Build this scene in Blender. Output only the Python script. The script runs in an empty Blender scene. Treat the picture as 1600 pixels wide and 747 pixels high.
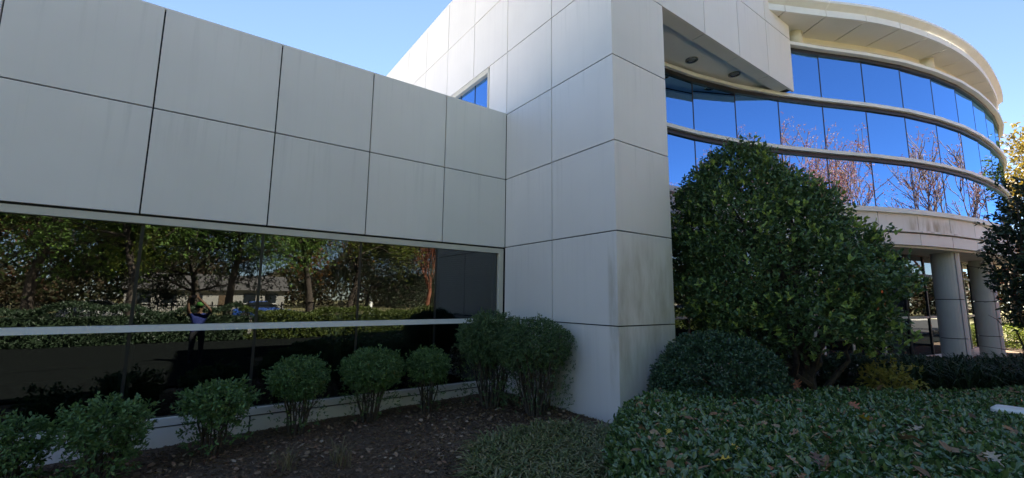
import bpy, math, random
import numpy as np
from mathutils import Matrix, Vector

# ------------------------------------------------------------------ camera, sky, sun, exposure
S = 0.8734                 # survey units -> metres (panel module 1.745 -> 1.524 m)
Z0 = 0.598                 # wall base sits at z = 0
scene = bpy.context.scene
col = scene.collection
rng = np.random.default_rng(7)
random.seed(7)

def W(x, y, z):
    return Vector((S * x, S * y, S * (z + Z0)))

f_px, pitch, roll, yaw = 681.84, 0.1372, 0.0102, 0.6239
cd = bpy.data.cameras.new('camera')
cd.sensor_width = 36.0
cd.lens = f_px / 1600 * 36
cd.clip_start = 0.05
cd.clip_end = 3000
cam = bpy.data.objects.new('camera', cd)
col.objects.link(cam)
fw = Vector((math.sin(yaw) * math.cos(pitch), math.cos(yaw) * math.cos(pitch), math.sin(pitch)))
rt = Vector((math.cos(yaw), -math.sin(yaw), 0))
up = rt.cross(fw)
rt2 = rt * math.cos(roll) + up * math.sin(roll)
up2 = up * math.cos(roll) - rt * math.sin(roll)
CAM = W(-6.1661, -8.8626, 1.6)
cam.matrix_world = Matrix(((rt2.x, up2.x, -fw.x, CAM.x), (rt2.y, up2.y, -fw.y, CAM.y), (rt2.z, up2.z, -fw.z, CAM.z), (0, 0, 0, 1)))
scene.camera = cam

SUN_EL, SUN_AZ = math.radians(46), math.radians(34)
wd = bpy.data.worlds.new('World')
scene.world = wd
wd.use_nodes = True
wn = wd.node_tree
sky = wn.nodes.new('ShaderNodeTexSky')
sky.sky_type = 'NISHITA'
sky.sun_disc = False
sky.sun_elevation = SUN_EL
sky.sun_rotation = SUN_AZ
sky.altitude = 100
sky.air_density = 0.6
sky.dust_density = 0.0
sky.ozone_density = 2.6
wn.links.new(sky.outputs[0], wn.nodes['Background'].inputs[0])
wn.nodes['Background'].inputs[1].default_value = 0.050
sl = bpy.data.lights.new('sun', 'SUN')
sl.energy = 5.0
sl.angle = math.radians(0.5)
sl.color = (1.0, 0.94, 0.84)
sun = bpy.data.objects.new('sun', sl)
col.objects.link(sun)
sd = Vector((math.sin(SUN_AZ) * math.cos(SUN_EL), math.cos(SUN_AZ) * math.cos(SUN_EL), math.sin(SUN_EL)))
sun.rotation_euler = sd.to_track_quat('Z', 'Y').to_euler()
sun.location = (0, 20, 40)
scene.view_settings.view_transform = 'Standard'
scene.view_settings.look = 'None'
scene.view_settings.gamma = 1
scene.view_settings.use_curve_mapping = False
scene.view_settings.exposure = 2.84
scene.view_settings.use_white_balance = True
scene.view_settings.white_balance_temperature = 7200
scene.cycles.max_bounces = 10
scene.cycles.transparent_max_bounces = 24

# ------------------------------------------------------------------ materials
MAT = {}
def nodes(name):
    m = bpy.data.materials.new(name)
    m.use_nodes = True
    MAT[name] = m
    t = m.node_tree
    return m, t, t.nodes['Principled BSDF'], t.nodes['Material Output']

def N(t, kind, **kw):
    n = t.nodes.new(kind)
    for k, v in kw.items():
        if k.startswith('i_'):
            n.inputs[k[2:].replace('_', ' ')].default_value = v
        else:
            setattr(n, k, v)
    return n

def ramp(t, stops, src):
    r = t.nodes.new('ShaderNodeValToRGB')
    e = r.color_ramp.elements
    while len(e) < len(stops):
        e.new(0.5)
    for k, (p, c) in enumerate(stops):
        e[k].position = p
        e[k].color = (*c, 1) if len(c) == 3 else c
    t.links.new(src, r.inputs[0])
    return r

def mixc(t, a, b, fac, mode='MIX'):
    m = t.nodes.new('ShaderNodeMix')
    m.data_type = 'RGBA'
    m.blend_type = mode
    for s, v in ((m.inputs[0], fac), (m.inputs[6], a), (m.inputs[7], b)):
        if hasattr(v, 'type') and hasattr(v, 'is_linked'):
            t.links.new(v, s)
        elif isinstance(v, (int, float)):
            s.default_value = v
        else:
            s.default_value = (*v, 1)
    return m.outputs[2]

def math_n(t, op, a, b=None):
    m = t.nodes.new('ShaderNodeMath')
    m.operation = op
    for s, v in ((m.inputs[0], a), (m.inputs[1], b)):
        if v is None:
            continue
        if isinstance(v, (int, float)):
            s.default_value = v
        else:
            t.links.new(v, s)
    return m.outputs[0]

def plain(name, c, rough=0.6, metal=0.0, var=0.0, scale=6.0, bump=0.0, spec=0.5):
    m, t, b, o = nodes(name)
    b.inputs['Base Color'].default_value = (*c, 1)
    b.inputs['Roughness'].default_value = rough
    b.inputs['Metallic'].default_value = metal
    b.inputs['Specular IOR Level'].default_value = spec
    if var or bump:
        g = N(t, 'ShaderNodeNewGeometry')
        n = N(t, 'ShaderNodeTexNoise', i_Scale=scale, i_Detail=6.0)
        t.links.new(g.outputs['Position'], n.inputs['Vector'])
        if var:
            r = ramp(t, [(0.3, tuple(v * (1 - var) for v in c)), (0.7, tuple(min(1, v * (1 + var)) for v in c))], n.outputs['Fac'])
            t.links.new(r.outputs[0], b.inputs['Base Color'])
        if bump:
            bp = N(t, 'ShaderNodeBump', i_Strength=bump, i_Distance=0.02)
            t.links.new(n.outputs['Fac'], bp.inputs['Height'])
            t.links.new(bp.outputs[0], b.inputs['Normal'])
    return m

def panel_material(name, c, patch=0.0, box=None):
    """painted metal cladding: faint mottling, rain streaks, optional brown stain inside a world-space box"""
    m, t, b, o = nodes(name)
    g = N(t, 'ShaderNodeNewGeometry')
    oi = N(t, 'ShaderNodeObjectInfo')
    big = N(t, 'ShaderNodeTexNoise', i_Scale=0.8, i_Detail=4.0)
    t.links.new(g.outputs['Position'], big.inputs['Vector'])
    mp = N(t, 'ShaderNodeMapping')
    mp.inputs['Scale'].default_value = (5.0, 5.0, 0.22)
    t.links.new(g.outputs['Position'], mp.inputs['Vector'])
    st = N(t, 'ShaderNodeTexNoise', i_Scale=1.6, i_Detail=7.0, i_Roughness=0.65)
    t.links.new(mp.outputs[0], st.inputs['Vector'])
    a = ramp(t, [(0.25, tuple(v * 0.95 for v in c)), (0.75, tuple(v * 1.03 for v in c))], big.outputs['Fac'])
    s = ramp(t, [(0.52, (0, 0, 0)), (0.78, (1, 1, 1))], st.outputs['Fac'])
    sz = N(t, 'ShaderNodeSeparateXYZ')
    t.links.new(g.outputs['Position'], sz.inputs[0])
    row = math_n(t, 'FRACT', math_n(t, 'DIVIDE', math_n(t, 'SUBTRACT', sz.outputs['Z'], S * (2.876 + Z0) - 30 * S * 1.737), S * 1.737))
    dr = N(t, 'ShaderNodeMapRange', interpolation_type='SMOOTHSTEP')
    dr.inputs['From Min'].default_value = 0.35
    dr.inputs['From Max'].default_value = 1.0
    dr.inputs['To Min'].default_value = 0.25
    dr.inputs['To Max'].default_value = 1.0
    t.links.new(row, dr.inputs['Value'])
    sf = math_n(t, 'MULTIPLY', math_n(t, 'MULTIPLY', s.outputs[0], dr.outputs[0]), 0.26)
    cc = mixc(t, a.outputs[0], (0.34, 0.33, 0.30), sf)
    # each panel is its own sheet from its own coil: tiny tone shift
    tone = ramp(t, [(0, (0.94, 0.942, 0.945)), (1, (1.0, 1.0, 1.0))], oi.outputs['Random'])
    cc = mixc(t, cc, tone.outputs[0], 1.0, 'MULTIPLY')
    if patch and box:
        sep = N(t, 'ShaderNodeSeparateXYZ')
        t.links.new(g.outputs['Position'], sep.inputs[0])
        fac = None
        for ax, (lo, hi, soft) in zip('XYZ', box):
            mr = N(t, 'ShaderNodeMapRange', interpolation_type='SMOOTHSTEP')
            mr.inputs['From Min'].default_value = lo
            mr.inputs['From Max'].default_value = lo + soft
            t.links.new(sep.outputs[ax], mr.inputs['Value'])
            m2 = N(t, 'ShaderNodeMapRange', interpolation_type='SMOOTHSTEP')
            m2.inputs['From Min'].default_value = hi
            m2.inputs['From Max'].default_value = hi - soft
            t.links.new(sep.outputs[ax], m2.inputs['Value'])
            f = math_n(t, 'MULTIPLY', mr.outputs[0], m2.outputs[0])
            fac = f if fac is None else math_n(t, 'MULTIPLY', fac, f)
        mp2 = N(t, 'ShaderNodeMapping')
        mp2.inputs['Scale'].default_value = (3.0, 3.0, 0.7)
        t.links.new(g.outputs['Position'], mp2.inputs['Vector'])
        n2 = N(t, 'ShaderNodeTexNoise', i_Scale=1.3, i_Detail=8.0, i_Roughness=0.6)
        t.links.new(mp2.outputs[0], n2.inputs['Vector'])
        r2 = ramp(t, [(0.40, (0, 0, 0)), (0.68, (1, 1, 1))], n2.outputs['Fac'])
        fac = math_n(t, 'MULTIPLY', fac, r2.outputs[0])
        fac = math_n(t, 'MULTIPLY', fac, patch)
        cc = mixc(t, cc, (0.25, 0.19, 0.075), fac)
    t.links.new(cc, b.inputs['Base Color'])
    b.inputs['Roughness'].default_value = 0.42
    bp = N(t, 'ShaderNodeBump', i_Strength=0.04, i_Distance=0.05)
    t.links.new(big.outputs['Fac'], bp.inputs['Height'])
    t.links.new(bp.outputs[0], b.inputs['Normal'])
    return m

def glass_material(name, tint, refl, gain, bias, wave, ior=1.55):
    m, t, b, o = nodes(name)
    t.nodes.remove(b)
    tr = N(t, 'ShaderNodeBsdfTransparent')
    tr.inputs[0].default_value = (*tint, 1)
    gl = N(t, 'ShaderNodeBsdfGlossy')
    gl.inputs[0].default_value = (*refl, 1)
    gl.inputs['Roughness'].default_value = 0.0
    g = N(t, 'ShaderNodeNewGeometry')
    nz = N(t, 'ShaderNodeTexNoise', i_Scale=1.1, i_Detail=1.0)
    t.links.new(g.outputs['Position'], nz.inputs['Vector'])
    bp = N(t, 'ShaderNodeBump', i_Strength=wave, i_Distance=0.02)
    t.links.new(nz.outputs['Fac'], bp.inputs['Height'])
    t.links.new(bp.outputs[0], gl.inputs['Normal'])
    fr = N(t, 'ShaderNodeFresnel')
    fr.inputs[0].default_value = ior
    f = math_n(t, 'MULTIPLY', fr.outputs[0], gain)
    f = math_n(t, 'ADD', f, bias)
    f = math_n(t, 'MINIMUM', f, 0.95)
    mx = N(t, 'ShaderNodeMixShader')
    t.links.new(f, mx.inputs[0])
    t.links.new(tr.outputs[0], mx.inputs[1])
    t.links.new(gl.outputs[0], mx.inputs[2])
    t.links.new(mx.outputs[0], o.inputs[0])
    return m

def leaf_material(name, stops, rough=0.4, trans=0.25, spec=0.5):
    """stops: colours picked per leaf at random"""
    m, t, b, o = nodes(name)
    g = N(t, 'ShaderNodeNewGeometry')
    n = len(stops)
    r = ramp(t, [(k / max(1, n - 1), c) for k, c in enumerate(stops)], g.outputs['Random Per Island'])
    t.links.new(r.outputs[0], b.inputs['Base Color'])
    b.inputs['Roughness'].default_value = rough
    b.inputs['Specular IOR Level'].default_value = spec
    if trans:
        tl = N(t, 'ShaderNodeBsdfTranslucent')
        cc = mixc(t, r.outputs[0], (0.9, 1.0, 0.5), 0.35, 'MULTIPLY')
        t.links.new(r.outputs[0], tl.inputs[0])
        mx = N(t, 'ShaderNodeMixShader')
        mx.inputs[0].default_value = trans
        t.links.new(b.outputs[0], mx.inputs[1])
        t.links.new(tl.outputs[0], mx.inputs[2])
        t.links.new(mx.outputs[0], o.inputs[0])
    return m

PANEL = (0.845, 0.80, 0.765)
panel_material('panel', PANEL)
panel_material('panel_tower', PANEL, 0.46, ((-0.2, 1.9, 0.25), (-3.6, -2.9, 0.05), (0.2, 3.2, 0.9)))  # brown stain low on the tower face
panel_material('panel_curve', PANEL, 0.8, ((10.6, 13.6, 0.7), (-6, -3, 0.05), (3.75, 4.45, 0.3)))  # brownish patch on the curved spandrel
plain('soffit', (0.76, 0.74, 0.70), 0.7, var=0.04, scale=1.5)
plain('brow_soffit', (0.74, 0.73, 0.70), 0.6, var=0.04, scale=1.5)
plain('cream_trim', (0.62, 0.58, 0.50), 0.5, var=0.05, scale=3)
plain('cream_wall', (0.68, 0.62, 0.50), 0.6, var=0.05, scale=3)
plain('white_trim', (0.8, 0.8, 0.79), 0.4, var=0.05, scale=3)
plain('joint', (0.012, 0.012, 0.014), 0.7)
plain('black_frame', (0.014, 0.014, 0.016), 0.4)
plain('core', (0.05, 0.05, 0.05), 0.9)
plain('roof_membrane', (0.44, 0.44, 0.44), 0.8, var=0.06, scale=2)
plain('interior_wall', (0.10, 0.105, 0.11), 0.9, var=0.1, scale=1)
plain('interior_floor', (0.035, 0.036, 0.04), 0.9, var=0.2, scale=8)
plain('interior_ceiling', (0.22, 0.22, 0.22), 0.9)
plain('blind', (0.24, 0.30, 0.46), 0.6)
plain('column_paint', (0.56, 0.55, 0.53), 0.55, var=0.05, scale=2)
plain('lamp_metal', (0.25, 0.25, 0.25), 0.25, metal=0.9)
plain('dark_fabric', (0.012, 0.012, 0.014), 0.8)
plain('chrome', (0.4, 0.4, 0.42), 0.25, metal=1.0)
plain('desk_wood', (0.12, 0.08, 0.05), 0.5, var=0.2, scale=6)
glass_material('glass_wing', (0.34, 0.38, 0.38), (0.92, 0.97, 1.0), 1.5, 0.02, 0.05, 1.6)
glass_material('glass_blue', (0.05, 0.06, 0.08), (0.23, 0.53, 1.0), 0.8, 0.70, 0.05)
glass_material('glass_lobby', (0.22, 0.24, 0.25), (0.9, 0.96, 1.0), 1.2, 0.05, 0.05)
plain('bark', (0.065, 0.05, 0.04), 0.9, var=0.4, scale=14, bump=0.4)
plain('bark_pale', (0.13, 0.11, 0.09), 0.9, var=0.35, scale=14, bump=0.4)
plain('bark_red', (0.24, 0.085, 0.05), 0.9, var=0.35, scale=10)
plain('twig', (0.075, 0.06, 0.045), 0.9, var=0.3, scale=30)
leaf_material('leaf_box', [(0.063, 0.131, 0.046), (0.103, 0.191, 0.059), (0.147, 0.250, 0.075)], 0.42, 0.18)
leaf_material('leaf_box_large', [(0.056, 0.108, 0.047), (0.085, 0.151, 0.056), (0.116, 0.185, 0.067)], 0.45, 0.18)
leaf_material('leaf_holly', [(0.051, 0.106, 0.045), (0.077, 0.146, 0.051), (0.106, 0.190, 0.062), (0.069, 0.121, 0.051), (0.146, 0.224, 0.069)], 0.32, 0.12)
leaf_material('leaf_new', [(0.240, 0.337, 0.069), (0.365, 0.464, 0.112), (0.184, 0.281, 0.063)], 0.4, 0.25)
leaf_material('leaf_dome', [(0.028, 0.070, 0.034), (0.047, 0.098, 0.047), (0.067, 0.122, 0.056)], 0.35, 0.1)
leaf_material('leaf_cover', [(0.044, 0.104, 0.031), (0.072, 0.146, 0.042), (0.101, 0.189, 0.055), (0.058, 0.130, 0.044), (0.156, 0.215, 0.058), (0.088, 0.156, 0.055)], 0.26, 0.1, 0.9)
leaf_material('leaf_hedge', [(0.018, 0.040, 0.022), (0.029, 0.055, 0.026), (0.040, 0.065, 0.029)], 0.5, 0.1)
leaf_material('leaf_dark', [(0.018, 0.036, 0.016), (0.026, 0.05, 0.02), (0.034, 0.06, 0.024)], 0.4, 0.15)
leaf_material('leaf_gold', [(0.285, 0.259, 0.045), (0.389, 0.324, 0.065), (0.207, 0.207, 0.039)], 0.5, 0.3)
leaf_material('leaf_oak', [(0.111, 0.193, 0.029), (0.177, 0.241, 0.034), (0.290, 0.304, 0.049), (0.098, 0.160, 0.033)], 0.5, 0.35)
leaf_material('leaf_woods', [(0.026, 0.038, 0.012), (0.057, 0.044, 0.019), (0.032, 0.044, 0.012), (0.075, 0.038, 0.019), (0.038, 0.032, 0.019)], 0.7, 0.2)
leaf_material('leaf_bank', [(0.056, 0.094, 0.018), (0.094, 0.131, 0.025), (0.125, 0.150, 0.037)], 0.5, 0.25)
leaf_material('leaf_green_tree', [(0.092, 0.187, 0.043), (0.146, 0.270, 0.058), (0.251, 0.376, 0.083)], 0.5, 0.35)
leaf_material('leaf_red', [(0.752, 0.110, 0.055), (0.565, 0.157, 0.082), (0.816, 0.251, 0.096), (0.473, 0.174, 0.110)], 0.5, 0.35)
leaf_material('leaf_russet', [(0.192, 0.067, 0.029), (0.250, 0.096, 0.038), (0.134, 0.058, 0.029)], 0.6, 0.3)
leaf_material('leaf_orange', [(0.340, 0.113, 0.016), (0.405, 0.178, 0.023), (0.324, 0.081, 0.016)], 0.5, 0.35)
leaf_material('leaf_yellow', [(0.230, 0.170, 0.025), (0.200, 0.140, 0.020), (0.140, 0.130, 0.025)], 0.5, 0.35)
leaf_material('blade_green', [(0.087, 0.123, 0.043), (0.131, 0.174, 0.058), (0.203, 0.203, 0.087), (0.246, 0.217, 0.116)], 0.4, 0.2)
leaf_material('blade_dark', [(0.022, 0.042, 0.018), (0.03, 0.055, 0.022), (0.04, 0.065, 0.026)], 0.6, 0.15, 0.25)
leaf_material('blade_dry', [(0.16, 0.13, 0.06), (0.22, 0.18, 0.09), (0.10, 0.09, 0.04)], 0.7, 0.2)
leaf_material('litter', [(0.187, 0.116, 0.072), (0.297, 0.198, 0.127), (0.099, 0.061, 0.039), (0.374, 0.286, 0.209), (0.242, 0.121, 0.066)], 0.7, 0.0)
leaf_material('litter_warm', [(0.20, 0.10, 0.05), (0.28, 0.16, 0.08), (0.12, 0.06, 0.03), (0.36, 0.24, 0.14), (0.30, 0.10, 0.04)], 0.7, 0.0)
leaf_material('chip', [(0.102, 0.060, 0.036), (0.168, 0.106, 0.066), (0.060, 0.036, 0.022), (0.216, 0.150, 0.102)], 0.9, 0.0)
leaf_material('pine', [(0.02, 0.035, 0.016), (0.03, 0.05, 0.02), (0.04, 0.06, 0.02)], 0.5, 0.1)
for nm, c in (('leaf_tan', (0.30, 0.17, 0.09)), ('leaf_rust', (0.34, 0.11, 0.05)), ('leaf_brown', (0.12, 0.06, 0.035)), ('leaf_yel', (0.55, 0.36, 0.03)), ('leaf_pale', (0.42, 0.33, 0.24))):
    plain(nm, c, 0.6, var=0.25, scale=40)

m, t, b, o = nodes('mulch')
g = N(t, 'ShaderNodeNewGeometry')
n1 = N(t, 'ShaderNodeTexNoise', i_Scale=28.0, i_Detail=9.0, i_Roughness=0.7)
n2 = N(t, 'ShaderNodeTexNoise', i_Scale=1.2, i_Detail=3.0)
for n in (n1, n2):
    t.links.new(g.outputs['Position'], n.inputs['Vector'])
a = ramp(t, [(0.3, (0.068, 0.045, 0.029)), (0.55, (0.15, 0.103, 0.07)), (0.78, (0.24, 0.155, 0.10))], n1.outputs['Fac'])
c2 = ramp(t, [(0.35, (0.7, 0.7, 0.7)), (0.7, (1.15, 1.1, 1.05))], n2.outputs['Fac'])
t.links.new(mixc(t, a.outputs[0], c2.outputs[0], 1.0, 'MULTIPLY'), b.inputs['Base Color'])
b.inputs['Roughness'].default_value = 0.95
bp = N(t, 'ShaderNodeBump', i_Strength=0.9, i_Distance=0.03)
t.links.new(n1.outputs['Fac'], bp.inputs['Height'])
t.links.new(bp.outputs[0], b.inputs['Normal'])

plain('mulch_painted_shade', (0.006, 0.008, 0.008), 0.95, var=0.4, scale=9, bump=0.5, spec=0.1)  # near-black mulch: the building's shade is put into the colour
m, t, b, o = nodes('lawn')
g = N(t, 'ShaderNodeNewGeometry')
n1 = N(t, 'ShaderNodeTexNoise', i_Scale=0.35, i_Detail=8.0, i_Roughness=0.65)
t.links.new(g.outputs['Position'], n1.inputs['Vector'])
a = ramp(t, [(0.3, (0.12, 0.12, 0.05)), (0.55, (0.20, 0.18, 0.08)), (0.75, (0.28, 0.24, 0.14))], n1.outputs['Fac'])
t.links.new(a.outputs[0], b.inputs['Base Color'])
b.inputs['Roughness'].default_value = 0.95
plain('asphalt', (0.05, 0.05, 0.052), 0.9, var=0.2, scale=3)
plain('concrete', (0.52, 0.49, 0.44), 0.85, var=0.1, scale=3)
plain('road_paint', (0.7, 0.7, 0.68), 0.6)

# ------------------------------------------------------------------ mesh helpers (survey units in, metres out)
def conv(co, origin):
    co = np.asarray(co, dtype=np.float64).reshape(-1, 3) * S
    co[:, 2] += S * Z0
    return co - np.array(origin)

def root_loc(parent):
    o = Vector((0, 0, 0))
    while parent is not None:
        o = o + parent.location
        parent = parent.parent
    return o

def raw_mesh(name, co, loops, counts, mats, smooth=False):
    me = bpy.data.meshes.new(name)
    co = np.ascontiguousarray(co, dtype=np.float32)
    loops = np.ascontiguousarray(loops, dtype=np.int32)
    counts = np.ascontiguousarray(counts, dtype=np.int32)
    me.vertices.add(len(co))
    me.vertices.foreach_set('co', co.ravel())
    me.loops.add(len(loops))
    me.loops.foreach_set('vertex_index', loops)
    me.polygons.add(len(counts))
    me.polygons.foreach_set('loop_start', np.concatenate([[0], np.cumsum(counts)[:-1]]).astype(np.int32))
    me.polygons.foreach_set('loop_total', counts)
    me.polygons.foreach_set('use_smooth', np.full(len(counts), bool(smooth)))
    me.update(calc_edges=True)
    for m in (mats if isinstance(mats, (list, tuple)) else [mats]):
        me.materials.append(MAT[m])
    return me

def link(name, me, parent=None, origin=None):
    o = bpy.data.objects.new(name, me)
    col.objects.link(o)
    if parent is not None:
        o.parent = parent
    elif origin is not None:
        o.location = origin
    return o

class MB:
    def __init__(self):
        self.v, self.f = [], []
    def add(self, vs, fs):
        b = len(self.v)
        self.v += [tuple(v) for v in vs]
        self.f += [tuple(b + i for i in q) for q in fs]
        return self
    def box(self, x0, x1, y0, y1, z0, z1):
        return self.add([(x0, y0, z0), (x1, y0, z0), (x1, y1, z0), (x0, y1, z0), (x0, y0, z1), (x1, y0, z1), (x1, y1, z1), (x0, y1, z1)],
                        [(3, 2, 1, 0), (4, 5, 6, 7), (0, 1, 5, 4), (1, 2, 6, 5), (2, 3, 7, 6), (3, 0, 4, 7)])
    def prism(self, poly, z0, z1):
        """poly: ccw list of (x, y); z0/z1 numbers or lists"""
        n = len(poly)
        za = z0 if isinstance(z0, (list, tuple)) else [z0] * n
        zb = z1 if isinstance(z1, (list, tuple)) else [z1] * n
        vs = [(p[0], p[1], za[i]) for i, p in enumerate(poly)] + [(p[0], p[1], zb[i]) for i, p in enumerate(poly)]
        fs = [tuple(range(n - 1, -1, -1)), tuple(range(n, 2 * n))] + [(i, (i + 1) % n, n + (i + 1) % n, n + i) for i in range(n)]
        return self.add(vs, fs)
    def loft(self, rings, cap=True, closed=True):
        n = len(rings[0])
        vs = [v for r in rings for v in r]
        fs = []
        for k in range(len(rings) - 1):
            for i in range(n if closed else n - 1):
                j = (i + 1) % n
                fs.append((k * n + i, k * n + j, (k + 1) * n + j, (k + 1) * n + i))
        if cap:
            fs.append(tuple(range(n - 1, -1, -1)))
            fs.append(tuple((len(rings) - 1) * n + i for i in range(n)))
        return self.add(vs, fs)
    def tube(self, path, radii, n=6, cap=True):
        path = [Vector(p) for p in path]
        rings = []
        ref = None
        for k, p in enumerate(path):
            d = (path[min(k + 1, len(path) - 1)] - path[max(k - 1, 0)])
            if d.length < 1e-9:
                d = Vector((0, 0, 1))
            d.normalize()
            if ref is None:
                ref = d.orthogonal().normalized()
            ref = (ref - d * ref.dot(d))
            if ref.length < 1e-6:
                ref = d.orthogonal()
            ref.normalize()
            bi = d.cross(ref)
            r = radii[k] if isinstance(radii, (list, tuple)) else radii
            rings.append([tuple(p + (ref * math.cos(2 * math.pi * i / n) + bi * math.sin(2 * math.pi * i / n)) * r) for i in range(n)])
        return self.loft(rings, cap)
    def build(self, name, mat, parent=None, smooth=False, origin=None):
        o = root_loc(parent) if parent is not None else (Vector(origin) if origin is not None else Vector((0, 0, 0)))
        co = conv(self.v, o)
        loops = [i for q in self.f for i in q]
        me = raw_mesh(name, co, loops, [len(q) for q in self.f], mat, smooth)
        return link(name, me, parent, o)

def tag(o, label=None, cat=None, group=None, kind=None):
    if label: o['label'] = label
    if cat: o['category'] = cat
    if group: o['group'] = group
    if kind: o['kind'] = kind
    return o

def thing(name, loc, label, cat, group=None):
    o = bpy.data.objects.new(name, None)
    col.objects.link(o)
    o.empty_display_size = 0.2
    o.location = W(*loc)
    return tag(o, label, cat, group)

# leaf templates: (along, across, lift)
T_OVAL = (np.array([(0, 0, 0), (0.3, 0.5, 0.07), (0.72, 0.42, 0.05), (1, 0, -0.05), (0.72, -0.42, 0.05), (0.3, -0.5, 0.07), (0.3, 0, 0), (0.72, 0, -0.01)]),
          [(0, 6, 1), (0, 5, 6), (6, 7, 2, 1), (5, 4, 7, 6), (7, 3, 2), (4, 3, 7)])
T_DIA = (np.array([(0, 0, 0), (0.5, 0.5, 0.08), (1, 0, 0), (0.5, -0.5, 0.08)]), [(0, 2, 1), (0, 3, 2)])
T_CARD = (np.array([(0, 0, 0), (0.45, 0.5, 0.1), (1, 0.05, -0.05), (0.55, -0.45, 0.12)]), [(0, 1, 2, 3)])

def unit(a):
    return a / np.maximum(np.linalg.norm(a, axis=1, keepdims=True), 1e-9)

def leaves(name, pos, axis, nrm, L, Wd, mat, parent, tpl=T_DIA, origin=None):
    T, F = tpl
    axis = unit(axis)
    b = unit(np.cross(nrm, axis))
    n = np.cross(axis, b)
    L = np.asarray(L)[:, None, None]
    Wd = np.asarray(Wd)[:, None, None]
    co = pos[:, None, :] + L * T[None, :, 0:1] * axis[:, None, :] + Wd * T[None, :, 1:2] * b[:, None, :] + L * T[None, :, 2:3] * n[:, None, :]
    k = len(T)
    fl = np.concatenate([np.array(q) for q in F])
    loops = (np.arange(len(pos))[:, None] * k + fl[None, :]).ravel()
    counts = np.tile(np.array([len(q) for q in F]), len(pos))
    o = root_loc(parent) if parent is not None else Vector(origin if origin is not None else (0, 0, 0))
    me = raw_mesh(name, conv(co, o), loops, counts, mat)
    return link(name, me, parent, o)

def rand_dirs(n):
    v = rng.normal(size=(n, 3))
    return unit(v)

def vnoise(p, f, seed=0):
    """cheap smooth pseudo noise in [-1, 1]"""
    p = np.asarray(p) * f
    s = seed * 1.37
    return (np.sin(p[:, 0] * 1.7 + p[:, 1] * 1.1 + s) * np.cos(p[:, 1] * 1.9 - p[:, 2] * 1.3 + 2 * s) + np.sin(p[:, 2] * 2.1 + p[:, 0] * 0.9 - s) * 0.6 + np.cos(p[:, 0] * 2.7 - p[:, 1] * 2.2 + p[:, 2] * 1.7 + 3 * s) * 0.5) / 2.1

# ------------------------------------------------------------------ setting: ground, beds, road
def H(L):                       # cladding joint levels
    return 2.876 + (2 - L) * 1.737

def ground_z(x, y):
    x = np.asarray(x, dtype=float); y = np.asarray(y, dtype=float)
    near = np.clip(1 - np.abs(y + 3) / 14, 0, 1)
    return -0.60 + np.where(x < 0, 0.024 * np.maximum(x + 1.5, -8) * near, 0.0) + 0.035 * near * np.clip(1 - np.abs(x + 1) / 4, 0, 1)

m_ = MB()
m_.add([(-400, -400, -0.95), (400, -400, -0.95), (400, 400, -0.95), (-400, 400, -0.95)], [(0, 1, 2, 3)])
tag(m_.build('ground', 'lawn'), 'flat lawn reaching far out to the horizon', 'ground', kind='structure')

def sheet(name, x0, x1, y0, y1, nx, ny, fz, mat):
    xs = np.linspace(x0, x1, nx); ys = np.linspace(y0, y1, ny)
    X, Y = np.meshgrid(xs, ys)
    Zz = fz(X.ravel(), Y.ravel())
    co = np.stack([X.ravel(), Y.ravel(), Zz], 1)
    i = np.arange((ny - 1) * (nx - 1)); r = i // (nx - 1); c = i % (nx - 1)
    a = r * nx + c
    loops = np.stack([a, a + 1, a + nx + 1, a + nx], 1).ravel()
    me = raw_mesh(name, conv(co, (0, 0, 0)), loops, np.full(len(i), 4), mat, True)
    return link(name, me)

def bed_z(x, y):
    p = np.stack([x, y, np.zeros_like(x)], 1)
    return ground_z(x, y) + 0.018 * vnoise(p, 2.3, 1) + 0.010 * vnoise(p, 6.1, 2)
tag(sheet('mulch_bed', -26, 34, -16, 1.5, 420, 160, bed_z, 'mulch'), 'dark brown mulch bed', 'ground', kind='structure')
tag(sheet('side_bed', -24, -4.4, -10.0, -5.2, 60, 30, lambda x, y: ground_z(x, y) + 0.045, 'mulch_painted_shade'), 'mulch bed left of the path, blackened to stand in for building shade', 'ground', kind='structure')
tag(sheet('rear_bed', -40, 34, -17.4, -9.9, 60, 20, lambda x, y: ground_z(x, y) + 0.05, 'mulch_painted_shade'), 'mulch bed behind the path, blackened to stand in for building shade', 'ground', kind='structure')
tag(sheet('lawn', -120, 140, -120, -15.9, 90, 60, lambda x, y: -0.66 + 0.10 * vnoise(np.stack([x, y, 0 * x], 1), 0.12, 3), 'lawn'), 'lawn beyond the bed', 'ground', kind='structure')
tag(MB().box(-120, 140, -46, -37, -0.9, -0.50).build('road', 'asphalt'), 'asphalt road beyond the fence', 'road', kind='structure')
tag(MB().box(-120, 140, -36.9, -35.4, -0.9, -0.40).build('pavement', 'concrete'), 'concrete pavement along the road', 'pavement', kind='structure')

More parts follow.
